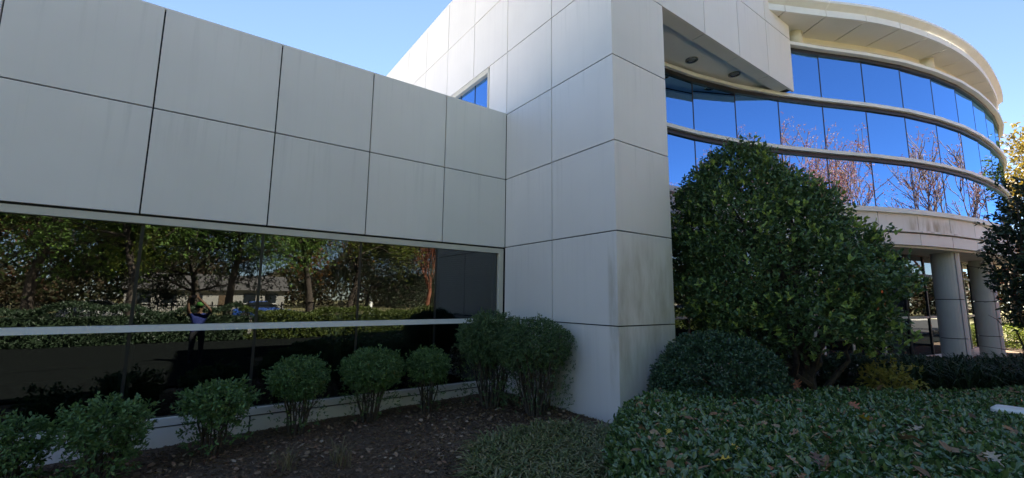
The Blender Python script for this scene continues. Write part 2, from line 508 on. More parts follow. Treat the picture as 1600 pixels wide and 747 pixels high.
# ------------------------------------------------------------------ low wing
G = 0.0115            # half joint
XA = [-17.5, -15.76, -14.0, -12.25, -10.49, -8.735, -6.976, -5.218, -3.463, -1.730, 0.0]
wing = thing('low_wing', (-8, 0, -0.6), 'low grey panelled wing with a long dark ribbon window', 'building')
for i in range(len(XA) - 1):
    for L in (0, 1):
        x1 = XA[i + 1] - (0.012 if i == len(XA) - 2 else G)
        dy = random.uniform(-0.0025, 0.0025)
        MB().box(XA[i] + G, x1, 0 + dy, 0.06, H(L + 1) + (G if L == 0 else 0), H(L) - (G if L == 1 else 0)).build('wall_panel', 'panel', wing)
MB().box(-17.5, -0.004, 0.045, 0.40, H(2) + 0.01, H(0) - 0.02).build('wall_core', 'joint', wing)
MB().box(-17.5, -0.004, 0.36, 14.0, H(0) - 0.55, H(0) - 0.40).build('roof', 'roof_membrane', wing)
MB().box(-17.5, -0.01, 0.005, 0.46, H(0), H(0) + 0.03).build('coping', 'panel', wing)
MB().box(-17.6, -17.5, 0.0, 14.0, -0.9, H(0)).build('side_wall', 'panel', wing)
MB().box(-17.5, 0, 13.9, 14.1, -0.9, H(0)).build('rear_wall', 'panel', wing)
# window head, jamb, transom, sill
MB().box(-17.5, -0.02, 0.030, 0.20, 2.725, 2.838).build('window_head', 'cream_trim', wing)
MB().box(-17.5, -0.02, 0.07, 0.20, 2.838, 2.89).build('head_gap', 'joint', wing)
MB().box(-0.15, -0.02, 0.031, 0.20, -0.28, 2.724).build('window_jamb', 'cream_trim', wing)
MB().box(-17.5, -0.152, 0.010, 0.16, 1.045, 1.145).build('transom', 'white_trim', wing)
MB().box(-17.5, -0.004, 0.0, 0.20, -0.395, -0.285).build('window_sill', 'panel', wing)
MB().box(-17.5, -0.004, 0.05, 0.30, -1.1, -0.395).build('base_core', 'joint', wing)
for i in range(len(XA) - 1):
    MB().box(XA[i] + G, XA[i + 1] - G, 0.006, 0.06, -1.1, -0.42).build('base_panel', 'panel', wing)
mx = [-17.5, -15.7, -13.95, -12.2, -10.44, -8.68, -6.92, -5.25, -3.50, -1.81, -0.15]
for i in range(len(mx) - 1):
    for z0, z1 in ((-0.285, 1.045), (1.145, 2.725)):
        MB().box(mx[i] + 0.02, mx[i + 1] - 0.02, 0.100, 0.112, z0 + 0.003, z1 - 0.003).build('glass_pane', 'glass_wing', wing)
    if i:
        MB().box(mx[i] - 0.022, mx[i] + 0.022, 0.094, 0.20, -0.283, 1.043).build('mullion', 'black_frame', wing)
        MB().box(mx[i] - 0.022, mx[i] + 0.022, 0.094, 0.20, 1.147, 2.723).build('mullion', 'black_frame', wing)
# room behind
MB().box(-17.5, -0.02, 0.30, 6.0, -0.50, -0.40).build('office_floor', 'interior_floor', wing)
MB().box(-17.5, -0.02, 0.30, 6.0, 2.95, 3.05).build('office_ceiling', 'interior_ceiling', wing)
MB().box(-17.5, -0.02, 6.0, 6.1, -0.5, 3.05).build('office_wall', 'interior_wall', wing)
for x in (-12.2, -6.95, -3.75):
    MB().box(x - 0.07, x + 0.07, 0.45, 0.70, -0.40, 2.95).build('interior_column', 'white_trim', wing)
for a, b_ in ((-3.45, -1.84), (-1.78, -0.2)):
    s_ = MB()
    z = -0.25
    while z < 2.7:
        s_.add([(a, 0.25, z), (b_, 0.25, z), (b_, 0.285, z + 0.042), (a, 0.285, z + 0.042)], [(0, 1, 2, 3)])
        z += 0.045
    tag(s_.build('window_blind', 'blind', wing), kind='stuff')

# ------------------------------------------------------------------ tower
tower = thing('panelled_tower', (0.8, -1.5, -0.6), 'tall pale panelled tower block with a sharp corner and overhanging canopy', 'building')
YE, YJ, XC = -3.5657, -1.7797, 1.6892
TOP = H(-3)
YB = [YJ, 0.0, 1.745, 3.47, 5.2, 6.93, 8.66, 10.4, 12.1, 13.9]
def panel_x(y0, y1, z0, z1, name='wall_panel', mat='panel_tower'):
    MB().box(0 + random.uniform(-0.002, 0.002), 0.06, y0 + G, y1 - G, z0 + G, z1 - G).build(name, mat, tower)
for L in range(-3, 4):
    z1, z0 = H(L), H(L + 1) if L < 3 else -1.1
    # folded corner panel
    t_ = 0.06
    MB().prism([(0, YJ + 0.0 - G), (0, YE), (XC, YE), (XC, YE + t_), (t_, YE + t_), (t_, YJ - G)], z0 + G, z1 - G).build('corner_panel', 'panel_tower', tower)
    panel_x(YJ, 0.0 - (0.0 if L < 0 else 0.004), z0, z1)
    for k in range(1, len(YB) - 1):
        if L >= 0:
            break
        if L == -1:
            if k == 1:
                panel_x(0.0, 0.87, z0, z1)
            elif YB[k] >= 6.9:
                panel_x(YB[k], YB[k + 1], z0, z1)
        else:
            panel_x(YB[k], YB[k + 1], z0, z1)
MB().box(0.05, 0.5, YE + 0.05, 0.87, -1.1, TOP - 0.02).build('wall_core', 'joint', tower)
MB().box(0.05, 0.5, 0.87, 13.9, H(-1), TOP - 0.02).build('wall_core', 'joint', tower)
MB().box(0.05, 0.5, 6.93, 13.9, -0.5, H(-1) - 0.001).build('wall_core', 'joint', tower)
MB().box(0.5, XC - 0.062, YE + 0.062, -1.7, -1.1, TOP - 0.02).build('wall_core', 'joint', tower)
for L in range(-3, 4):
    z1, z0 = H(L), H(L + 1) if L < 3 else -1.1
    MB().box(XC - 0.06, XC - 0.001, YE + t_ + 0.002, -1.75, z0 + G, z1 - G).build('side_panel', 'panel_tower', tower)
# window above the wing roof
MB().box(-0.01, 0.16, 0.90, 6.90, H(-1) - 0.16, H(-1) - 0.02).build('upper_window_head', 'cream_trim', tower)
MB().box(-0.01, 0.16, 0.875, 0.95, H(0) - 0.3, H(-1) - 0.162).build('upper_window_jamb', 'cream_trim', tower)
for k in range(7):
    y0 = 0.95 + k * 0.85
    MB().box(0.10, 0.112, y0 + 0.015, y0 + 0.835, H(0) - 0.3, H(-1) - 0.17).build('upper_glass_pane', 'glass_blue', tower)
    MB().box(0.09, 0.15, y0 + 0.837, y0 + 0.863, H(0) - 0.3, H(-1) - 0.17).build('upper_mullion', 'black_frame', tower)
MB().box(0.9, 1.0, 0.9, 6.92, H(0) - 0.5, H(-1)).build('upper_room_wall', 'core', tower)
# canopy fascia over the entrance bay
XF = [XC, 3.41, 5.09, 6.76, 8.40]
ZC = H(-1) + 0.005
for i in range(4):
    for z0, z1 in ((ZC, H(-2)), (H(-2), TOP)):
        MB().box(XF[i] + G, XF[i + 1] - (G if i < 3 else 0), YE, YE + 0.06, z0 + (G if z0 > ZC else 0), z1 - G).build('fascia_panel', 'panel_tower', tower)
    x1 = XF[i + 1] - (G if i < 3 else 0.002)
    MB().box(XF[i] + G, x1 if i < 3 else 8.05, YE + 0.061, YE + 0.36, ZC, ZC + 0.05).build('fascia_return', 'soffit', tower)
MB().box(XC, 8.38, YE + 0.062, YE + 0.34, ZC + 0.052, TOP - 0.02).build('fascia_core', 'joint', tower)

# ------------------------------------------------------------------ curved wing
cx_ = np.array([2.2, 3.98, 6.28, 8.26, 9.96, 11.39, 12.95, 14.6, 16.28, 18.05, 20.1, 22.3, 24.3, 26.3, 28.0])
cy_ = np.array([-1.85, -2.05, -2.5, -3.18, -3.92, -4.58, -5.19, -5.66, -6.0, -6.22, -6.35, -6.36, -6.2, -5.75, -5.1])
def spline(xs, ys):
    n = len(xs); h = np.diff(xs); A = np.zeros((n, n)); b = np.zeros(n); A[0, 0] = A[-1, -1] = 1
    for i in range(1, n - 1):
        A[i, i - 1] = h[i - 1]; A[i, i] = 2 * (h[i - 1] + h[i]); A[i, i + 1] = h[i]
        b[i] = 3 * ((ys[i + 1] - ys[i]) / h[i] - (ys[i] - ys[i - 1]) / h[i - 1])
    c = np.linalg.solve(A, b)
    def f(x):
        x = np.atleast_1d(np.asarray(x, dtype=float))
        i = np.clip(np.searchsorted(xs, x) - 1, 0, n - 2); d = x - xs[i]
        return ys[i] + ((ys[i + 1] - ys[i]) / h[i] - h[i] * (2 * c[i] + c[i + 1]) / 3) * d + c[i] * d * d + (c[i + 1] - c[i]) / 3 / h[i] * d ** 3
    return f
crv = spline(cx_, cy_)
fx = np.linspace(2.2, 28.0, 4000); fy = crv(fx)
arc = np.concatenate([[0], np.cumsum(np.hypot(np.diff(fx), np.diff(fy)))])
AM = [0.0, 1.12, 2.82, 4.50, 6.18, 7.88, 9.58, 11.29, 13.03, 14.78, 16.52, 18.25, 19.98, 21.7, 23.4, 25.1, 26.6]
def at_arc(a, off=0.0):
    """plan point on the facade line, off > 0 is outward (towards the street)"""
    x = float(np.interp(a, arc, fx)); y = float(np.interp(a, arc, fy))
    e = 0.05
    x2 = float(np.interp(a + e, arc, fx)); y2 = float(np.interp(a + e, arc, fy))
    x1 = float(np.interp(a - e, arc, fx)); y1 = float(np.interp(a - e, arc, fy))
    t = np.array([x2 - x1, y2 - y1]); t /= np.hypot(*t)
    return (x + t[1] * off, y - t[0] * off)

curve = thing('curved_wing', (14, -3.5, -0.6), 'curved blue mirror-glass wing with white fins and a floating roof brow', 'building')
def seg(a0, a1, o0, o1, z0, z1, gap=0.0):
    """straight bar between two facade stations, o0 outer offset, o1 inner offset"""
    p0, p1 = np.array(at_arc(a0, o0)), np.array(at_arc(a1, o0)); q1, q0 = np.array(at_arc(a1, o1)), np.array(at_arc(a0, o1))
    d = (p1 - p0) / np.linalg.norm(p1 - p0) * gap
    return MB().prism([p0 + d, p1 - d, q1 - d, q0 + d], z0, z1)
LV = {'cap': H(-2), 'f1': H(-1), 'f2': H(0), 'sill': H(1)}
bands = [(H(-2) - 0.20, H(-1)), (H(-1) - 0.21, H(0)), (H(0) - 0.21, H(1))]
for i in range(len(AM) - 1):
    a0, a1 = AM[i], AM[i + 1]
    for zt, zb in bands:
        seg(a0, a1, 0.0, -0.03, zb + 0.003, zt - 0.003, 0.022).build('glass_pane', 'glass_blue', curve)
    for nm, z in LV.items():
        h = 0.105 if nm != 'sill' else 0.15
        d = 0.15 if nm != 'cap' else 0.22
        seg(a0, a1, d, -0.08, z - h + 0.02, z + 0.02, 0.0).build('white_fin', 'white_trim', curve)
        if nm != 'sill':
            seg(a0, a1, 0.06, -0.07, z - 0.207, z - h + 0.018).build('fin_shade_strip', 'black_frame', curve)  # black strip below the fin, painted in for its shaded underside
    # spandrel below the glass, then the lower lip
    seg(a0, a1, 0.03, -0.05, 3.965, H(1) - 0.132, 0.014).build('spandrel_panel', 'panel_curve', curve)
    seg(a0, a1, 0.12, -0.05, 3.885, 3.945, 0.010).build('spandrel_ledge', 'panel_curve', curve)
    seg(a0, a1, 0.05, -0.05, 3.47, 3.845, 0.014).build('lower_panel', 'panel_curve', curve)
    seg(a0, a1, -0.06, -0.30, 3.50, H(1) - 0.2).build('spandrel_core', 'joint', curve)
for a in AM[1:-1]:
    for zt, zb in bands:
        p = at_arc(a)
        seg(a - 0.02, a + 0.02, 0.004, -0.10, zb + 0.021, zt - 0.001).build('mullion', 'black_frame', curve)
# floor plates, soffits and dark rooms behind the mirror glass
def strip(off0, off1, z0, z1, name, mat, a0=0.0, a1=26.6, n=40):
    A = np.linspace(a0, a1, n)
    out = [at_arc(a, off0) for a in A]; inn = [at_arc(a, off1) for a in A]
    mb = MB()
    for k in range(n - 1):
        mb.prism([out[k], out[k + 1], inn[k + 1], inn[k]], z0, z1)
    # drop the shared inner walls: keep simple lofts instead
    mb2 = MB()
    mb2.loft([[(*out[k], z0), (*out[k], z1), (*inn[k], z1), (*inn[k], z0)] for k in range(n)])
    return mb2.build(name, mat, curve)
strip(-0.11, -3.0, H(1) - 0.10, H(1) - 0.02, 'floor_plate', 'core')
strip(-1.6, -1.7, H(1) - 0.02, H(-2) - 0.1, 'room_wall', 'core')
strip(-0.09, -3.6, 3.40, 3.468, 'soffit', 'soffit')
strip(-0.10, -9.0, H(-2) - 0.10, H(-2) - 0.02, 'deck', 'roof_membrane')
strip(-3.61, -7.6, 3.41, 3.47, 'lobby_ceiling', 'interior_ceiling', 0.6, 23.8)
# canopy soffit under the fascia, reaching the glass
poly = [(XC + 0.002, YE + 0.362), (8.0, YE + 0.362)]
poly = [(XC + 0.002, YE + 0.362), (8.02, YE + 0.362)]
back = [(float(x), float(crv(x)[0]) - 0.02) for x in np.linspace(8.02, 2.25, 16)]
back = [q for q in back if q[1] > YE + 0.37]
sof = MB().prism(poly + back + [(XC + 0.002, back[-1][1])], ZC + 0.09, ZC + 0.16)
sof.build('canopy_soffit', 'soffit', tower)
trim_a = [float(np.interp(x, fx, arc)) for x in (2.3, 8.2)]
for (x, y) in ((4.36, -2.62), (6.05, -2.92)):
    d_ = MB()
    zz = ZC + 0.09
    ring = lambda r, z: [(x + r * math.cos(2 * math.pi * k / 20), y + r * math.sin(2 * math.pi * k / 20), z) for k in range(20)]
    d_.loft([ring(0.17, zz - 0.004), ring(0.17, zz - 0.022), ring(0.135, zz - 0.022), ring(0.09, zz - 0.005)], cap=False)
    lamp = d_.build('downlight_ring', 'lamp_metal', tower, True)
    MB().loft([ring(0.09, zz - 0.0035), ring(0.088, zz - 0.002)]).build('downlight_lens', 'interior_ceiling', lamp)

# roof brow
bx = np.array([5.5, 7.63, 8.45, 9.85, 11.3, 12.85, 14.36, 15.89, 17.45, 19.5, 21.73, 23.2])
by = np.array([-2.7, -3.86, -4.27, -5.00, -5.59, -6.04, -6.36, -6.56, -6.66, -6.67, -6.58, -6.42])
brow = spline(bx, by)
ZS = 10.30
BX = np.linspace(6.3, 22.6, 241)
BY = brow(BX)
barc = np.concatenate([[0], np.cumsum(np.hypot(np.diff(BX), np.diff(BY)))])
def brow_at(a, off):
    x = float(np.interp(a, barc, BX)); y = float(np.interp(a, barc, BY)); e = 0.1
    t = np.array([float(np.interp(a + e, barc, BX)) - float(np.interp(a - e, barc, BX)), float(np.interp(a + e, barc, BY)) - float(np.interp(a - e, barc, BY))]); t /= np.hypot(*t)
    return np.array((x + t[1] * off, y - t[0] * off))
nb = 12
ba = np.linspace(0, barc[-1], nb + 1)
def brow_piece(a0, a1, prof, name, mat, gap=0.022):
    """loft a cross-section (offset outward, z) along the brow"""
    st = np.linspace(a0 + gap, a1 - gap, 4)
    rings = [[(*brow_at(a, o), z) for o, z in prof] for a in st]
    return MB().loft(rings).build(name, mat, curve)
for k in range(nb):
    brow_piece(ba[k], ba[k + 1], [(0, ZS), (0, ZS + 0.20), (-0.05, ZS + 0.20), (-0.05, ZS)], 'brow_lip', 'white_trim', 0.012)
    brow_piece(ba[k], ba[k + 1], [(0.16, ZS + 0.34), (0.16, ZS + 0.42), (-0.1, ZS + 0.42), (-0.03, ZS + 0.215)], 'roof_edge', 'white_trim', 0.006)
    brow_piece(ba[k], ba[k + 1], [(-0.055, ZS), (-0.055, ZS + 0.03), (-1.35, ZS + 0.03), (-1.35, ZS)], 'soffit_panel', 'brow_soffit')
brow_piece(0, barc[-1], [(-0.07, ZS + 0.031), (-0.07, ZS + 0.034), (-1.3, ZS + 0.034), (-1.3, ZS + 0.031)], 'soffit_joint', 'joint', 0.0)
brow_piece(0, barc[-1], [(-0.06, ZS + 0.035), (-0.06, ZS + 0.40), (-6.0, ZS + 0.60), (-6.0, ZS + 0.035)], 'roof', 'roof_membrane', 0.0)
st = np.linspace(5.5, 22.6, 30)
for o, z0, z1, mt in ((-0.03, H(-2) + 0.021, H(-2) + 0.19, 'cream_wall'), (-0.10, H(-2) + 0.1905, ZS + 0.01, 'cream_wall'), (0.02, H(-2) + 0.191, H(-2) + 0.235, 'cream_wall')):
    A = np.linspace(4.3, 21.6, 36)
    MB().loft([[(*at_arc(a, o), z0), (*at_arc(a, o), z1), (*at_arc(a, o - 0.2), z1), (*at_arc(a, o - 0.2), z0)] for a in A]).build('clerestory_band', mt, curve)
for (x, y) in ((9.0, -3.47), (14.55, -5.58), (20.5, -6.2)):
    r = 0.24
    cm = MB()
    cm.loft([[(x + r * math.cos(2 * math.pi * k / 24), y + r * math.sin(2 * math.pi * k / 24), z) for k in range(24)] for z in (H(-2) + 0.021, ZS - 0.001)])
    cm.build('roof_column', 'cream_wall', curve, True)

# ground floor: columns and storefront
def column(x, y, r, joints):
    z0 = -0.8
    levels = [z0] + joints + [3.398]
    shaft = None
    for k in range(len(levels) - 1):
        lo, hi = levels[k] + (0.014 if k else 0), levels[k + 1] - (0.014 if k < len(levels) - 2 else 0)
        for a0 in (0.0, math.pi):
            aa = np.linspace(a0 + 0.02 / r, a0 + math.pi - 0.02 / r, 15) + 0.9
            outer = [(x + r * math.cos(q), y + r * math.sin(q)) for q in aa]
            inner = [(x + (r - 0.05) * math.cos(q), y + (r - 0.05) * math.sin(q)) for q in aa[::-1]]
            MB().prism(outer + inner, lo, hi).build('column_casing', 'column_paint', curve)
    ring = lambda rr, z: [(x + rr * math.cos(2 * math.pi * k / 20), y + rr * math.sin(2 * math.pi * k / 20), z) for k in range(20)]
    MB().loft([ring(r - 0.04, z0), ring(r - 0.04, 3.396)]).build('column_core', 'joint', curve)
column(9.75, -2.95, 0.40, [-0.25, 1.0, 2.0])
column(15.75, -5.25, 0.385, [0.4, 1.75])
column(20.6, -5.52, 0.37, [0.3, 1.7])
GA = np.arange(0.6, 24.0, 1.55)
for i in range(len(GA) - 1):
    a0, a1 = GA[i], GA[i + 1]
    o = -1.45
    for z0, z1 in ((-0.28, 1.05), (1.13, 2.62), (2.70, 3.36)):
        seg(a0, a1, o, o - 0.02, z0, z1, 0.04).build('storefront_pane', 'glass_lobby', curve)
    for z0, z1 in ((1.05, 1.13), (2.62, 2.70), (3.36, 3.40)):
        seg(a0, a1, o + 0.03, o - 0.06, z0, z1, 0.041).build('storefront_rail', 'cream_trim' if z0 < 2 else 'black_frame', curve)
    seg(a0, a1, o + 0.04, o - 0.08, -0.9, -0.285, 0.01).build('storefront_base', 'panel_curve', curve)
for a in GA:
    seg(a - 0.038, a + 0.038, -1.415, -1.55, -0.28, 3.395).build('storefront_post', 'black_frame' if int(a * 10) % 2 else 'cream_trim', curve)
strip(-1.54, -7.5, -0.62, -0.55, 'lobby_floor', 'interior_floor', 0.6, 23.8)
strip(-7.4, -7.5, -0.55, 3.4, 'lobby_wall', 'interior_wall', 0.6, 23.8)
seg(23.84, 23.95, -1.60, -7.5, -0.6, 3.4).build('lobby_end_wall', 'interior_wall', curve)

# main mass of the block behind, holding roof and shade
mass = thing('office_block', (12, 9, -0.6), 'main office block rising behind the tower and the curved wing', 'building')
MB().box(0.52, 22.0, 3.5, 14.0, -0.9, TOP - 0.10).build('block_wall', 'panel', mass)
MB().box(XC, 8.2, YE + 0.36, 3.49, ZC + 0.6, TOP - 0.12).build('canopy_room', 'core', mass)
MB().box(0.52, XC, -1.69, 3.49, -0.9, TOP - 0.12).build('tower_room', 'core', mass)
MB().box(0.5, 22.0, 3.4, 14.0, TOP - 0.099, TOP - 0.02).build('roof', 'roof_membrane', mass)

# ------------------------------------------------------------------ plants
def blob_points(n, c, r, seed, shell=0.55, rough=0.10, freq=2.2, flat=1.0):
    """points in a lumpy ellipsoid, biased to the skin; returns points and outward directions"""
    d = rand_dirs(n)
    d[:, 2] = np.where((d[:, 2] < 0), d[:, 2] * flat, d[:, 2])
    d = unit(d)
    k = 1 + rough * vnoise(d * 1.0 + seed, freq * 1.6, seed) + 0.5 * rough * vnoise(d + seed, freq * 4.5, seed + 3)
    t = 1 - (1 - shell) * rng.random(n) ** 1.7
    p = np.array(c) + d * np.array(r) * (k * t)[:, None]
    return p, d

def twig_leaves(name, p, d, per, twig, L, Wd, mat, parent, tpl=T_DIA, upb=0.3, spread=1.0, droop=0.0):
    """small sprays of leaves growing along short twigs"""
    n = len(p)
    tw = unit(d + 0.6 * rng.normal(size=(n, 3)) + np.array([0, 0, upb]))
    s = rng.random((n, per, 1))
    pos = p[:, None, :] + tw[:, None, :] * (s * twig)
    ax = tw[:, None, :] * 0.8 + spread * rng.normal(size=(n, per, 3)) * 0.7
    ax[..., 2] -= droop
    nr = rng.normal(size=(n, per, 3)) * 0.55 + np.array([0, 0, 0.8]) + 0.5 * d[:, None, :]
    N_ = n * per
    l = L * rng.uniform(0.7, 1.2, N_)
    return leaves(name, pos.reshape(-1, 3), ax.reshape(-1, 3), nr.reshape(-1, 3), l, l * Wd * rng.uniform(0.8, 1.15, N_), mat, parent, tpl)

def curve_path(a, b, sag, n=5, wob=0.03):
    a, b = np.array(a, float), np.array(b, float)
    pts = []
    for k in range(n):
        s = k / (n - 1)
        q = a * (1 - s) + b * s
        q = q + np.array([0, 0, 1]) * sag * 4 * s * (1 - s) + rng.normal(size=3) * wob * (0 < k < n - 1)
        pts.append(tuple(q))
    return pts

def bush(name, x, y, ztop, w, zlow, label, leaf, nclus, per, lsize, mat, group, seed, stems=16, ragged=0.0, cat='shrub'):
    gz = float(ground_z(x, y)) - 0.03
    root = thing(name, (x, y, gz), label, cat, group)
    jx, jy, jz = rng.uniform(-1, 1, 3)
    c = (x + 0.05 * w * jx, y + 0.04 * w * jy, (ztop + zlow) / 2 + 0.02 * jz); r = (w / 2 * (1 + 0.08 * jy), w / 2 * (1 + 0.08 * jx), (ztop - zlow) / 2 * (1 + 0.07 * jz))
    rg_ = 0.17 if ragged > 0.2 else 0.10
    p, d = blob_points(nclus, c, r, seed, 0.40, rg_, 2.2)
    keep = vnoise(p + seed, 5.0 / w, seed) > (-0.55 if ragged > 0.2 else -0.75)
    p, d = p[keep], d[keep]
    ns = 26                                   # stray shoots past the clipped outline
    ps, ds = blob_points(ns, c, r, seed, 0.97, 0.17, 2.2)
    ks = ds[:, 2] > -0.2
    p = np.concatenate([p] + [ps[ks] + ds[ks] * q for q in (0.02, 0.05, 0.08)]); d = np.concatenate([d] + [ds[ks]] * 3)
    if ragged:
        n2 = int(nclus * ragged)
        a = rng.random(n2) * 2 * math.pi; rr = w * 0.5 * np.sqrt(rng.random(n2)); zz = gz + 0.15 + (zlow + 0.1 - gz) * rng.random(n2)
        p2 = np.stack([x + rr * np.cos(a), y + rr * np.sin(a), zz], 1)
        d2 = unit(np.stack([np.cos(a), np.sin(a), 0.5 + 0 * a], 1))
        p = np.concatenate([p, p2]); d = np.concatenate([d, d2])
    twig_leaves('crown', p, d, per, lsize * 1.8, lsize, 0.5, mat, root)
    st = MB()
    for k in range(stems):
        a = 2 * math.pi * (k + rng.random()) / stems
        rr = w * 0.5 * (0.35 + 0.55 * rng.random())
        top = (x + rr * math.cos(a), y + rr * math.sin(a), zlow + (ztop - zlow) * (0.25 + 0.45 * rng.random()))
        b0 = (x + 0.10 * w * math.cos(a), y + 0.10 * w * math.sin(a), gz - 0.05)
        path = curve_path(b0, top, 0.02, 6, 0.018)
        st.tube(path, [0.019, 0.017, 0.014, 0.012, 0.009, 0.004], 5)
        for q in range(3):
            s0 = path[2 + q % 3]
            st.tube(curve_path(s0, (s0[0] + rng.normal() * 0.14 * w, s0[1] + rng.normal() * 0.14 * w, s0[2] + 0.25 * w), 0.0, 4, 0.01), [0.008, 0.006, 0.005, 0.003], 4)
    st.build('stem', 'twig', root)
    return root

bushes = [
    (-7.80, -0.92, 0.05, 0.66, -0.42, 'loose dark shrub cut by the left edge of the picture', 0.35),
    (-6.92, -1.22, 0.24, 0.80, -0.30, 'loose ragged shrub second from the left under the ribbon window', 0.35),
    (-5.76, -0.86, 0.28, 0.80, -0.16, 'small tufted shrub third from the left with leaves down to the mulch', 0.3),
    (-4.58, -0.57, 0.56, 0.90, -0.08, 'clipped round shrub fourth from the left on thin bare stems', 0.07),
    (-3.37, -0.55, 0.61, 1.06, -0.06, 'widest clipped ball shrub in the row under the window', 0.07),
    (-2.31, -0.72, 0.58, 0.74, -0.02, 'narrow clipped ball shrub beside the two tall round shrubs', 0.06)]
for k, (x, y, zt, w, zl, lab, rg) in enumerate(bushes):
    bush('round_shrub', x, y, zt, w, zl, lab, None, int((2700 if k > 2 else 900) * w * w), 7, 0.040 if k > 2 else 0.062, 'leaf_box', 'shrubs in a row under the ribbon window', k + 1, 15, rg)
bush('tall_shrub', -1.14, -1.20, 1.25, 1.34, 0.28, 'tall round shrub in the corner touching the ribbon window', None, 4200, 8, 0.040, 'leaf_box_large', 'pair of tall round shrubs by the tower', 11, 30, 0.09)
bush('tall_shrub', -0.72, -2.12, 1.27, 1.46, 0.24, 'tall round shrub on fanned bare stems in front of the tower wall', None, 4200, 8, 0.038, 'leaf_box_large', 'pair of tall round shrubs by the tower', 12, 40, 0.12)

# dome shrub by the tower edge
root = thing('dome_shrub', (1.30, -4.62, -0.6), 'smooth dark clipped dome shrub at the foot of the tower edge', 'shrub')
p, d = blob_points(9000, (1.30, -4.62, 0.05), (1.08, 1.08, 0.98), 21, 0.72, 0.05, 2.0)
k_ = p[:, 2] > -0.5
twig_leaves('crown', p[k_], d[k_], 5, 0.07, 0.065, 0.5, 'leaf_dome', root, T_DIA)
MB().tube([(1.30, -4.62, -0.7), (1.28, -4.6, -0.2), (1.32, -4.64, 0.2)], [0.06, 0.05, 0.03], 7).build('stem', 'twig', root)

# big evergreen tree in front of the curved wing
def holly():
    axp = np.array((4.06, -4.82)); vd = np.array((0.9303, 0.3668)); e = np.array((0.3668, -0.9303))   # view direction, rightwards
    zt = np.array([0.45, 0.8, 1.2, 2.0, 2.9, 3.45, 3.95, 4.4, 4.75, 4.98])
    lf = np.array([0.5, 1.5, 2.15, 2.38, 2.36, 2.28, 2.12, 1.82, 1.5, 1.05])
    rg = np.array([0.8, 1.42, 1.70, 1.74, 1.30, 0.90, 0.42, -0.05, -0.35, -0.62])
    root = thing('evergreen_tree', (axp[0], axp[1], -0.6), 'big dense evergreen tree hiding the lower curved glass', 'tree')
    def sample(n, shell):
        z = zt[0] + (zt[-1] - zt[0]) * rng.random(n * 3)
        l = np.interp(z, zt, lf); r = np.interp(z, zt, rg); R = (l + r) / 2
        keep = rng.random(n * 3) < R / 2.1 + 0.1
        z, l, r, R = z[keep][:n], l[keep][:n], r[keep][:n], R[keep][:n]
        a = rng.random(len(z)) * 2 * math.pi
        t = 1 - (1 - shell) * rng.random(len(z)) ** 1.5
        c = (r - l) / 2
        dirs = np.stack([np.cos(a), np.sin(a)], 1)
        q3 = np.stack([dirs[:, 0] * 1.3, dirs[:, 1] * 1.3, z], 1)
        bump = 1 + 0.17 * vnoise(q3, 2.9, 5) + 0.11 * vnoise(q3, 6.3, 8)
        lat = c + R * dirs[:, 0] * t * bump; dep = np.maximum(R, 0.35) * dirs[:, 1] * t * bump * 0.85
        xy = axp + lat[:, None] * e + dep[:, None] * vd
        p = np.column_stack([xy, z + 0.08 * rng.normal(size=len(z))])
        d = np.column_stack([dirs[:, :1] * e + dirs[:, 1:] * vd, 0.35 + 0.25 * (z - 1)])
        return p, unit(d)
    p, d = sample(10500, 0.58)
    # airy gaps
    g_ = (vnoise(p, 2.4, 4) > -0.5) & (rng.random(len(p)) < np.clip((p[:, 2] - 0.25) / 0.9, 0.1, 1))
    lat_ = (p[:, :2] - axp) @ e
    g_ &= ~((p[:, 2] < 0.85) & (lat_ > 0.35) & (lat_ < 1.0))
    p, d = p[g_], d[g_]
    twig_leaves('crown', p, d, 8, 0.26, 0.084, 0.48, 'leaf_holly', root, T_OVAL, 0.5)
    p, d = sample(900, 0.97)
    g_ = vnoise(p, 1.6, 9) > -0.1
    p, d = p[g_], d[g_]
    p = p + d * rng.uniform(0.08, 0.2, (len(p), 1))
    twig_leaves('new_growth', p, d, 7, 0.10, 0.095, 0.45, 'leaf_new', root, T_OVAL, 0.9, 0.7)
    tr = MB()
    base = np.array((axp[0] + 0.2, axp[1] - 0.1, -0.65))
    for k in range(16):
        z = 0.7 + 3.8 * (k + 0.5) / 16
        a = k * 2.4
        l = np.interp(z, zt, lf); r = np.interp(z, zt, rg); R = (l + r) / 2; c = (r - l) / 2
        q = axp + (c + 0.72 * R * math.cos(a)) * e + 0.72 * R * math.sin(a) * vd
        s = base + np.array([rng.normal() * 0.05, rng.normal() * 0.05, 0.1 + 0.25 * z])
        tr.tube(curve_path(s, (q[0], q[1], z + 0.2), -0.18, 7, 0.06), [0.075, 0.07, 0.06, 0.05, 0.04, 0.028, 0.015], 6)
    tr.tube([tuple(base), tuple(base + (0.02, 0.05, 0.9)), tuple(base + (-0.15, 0.2, 2.2)), tuple(base + (-0.3, 0.5, 4.6))], [0.16, 0.13, 0.10, 0.02], 9)
    tr.build('trunk', 'bark', root)
holly()

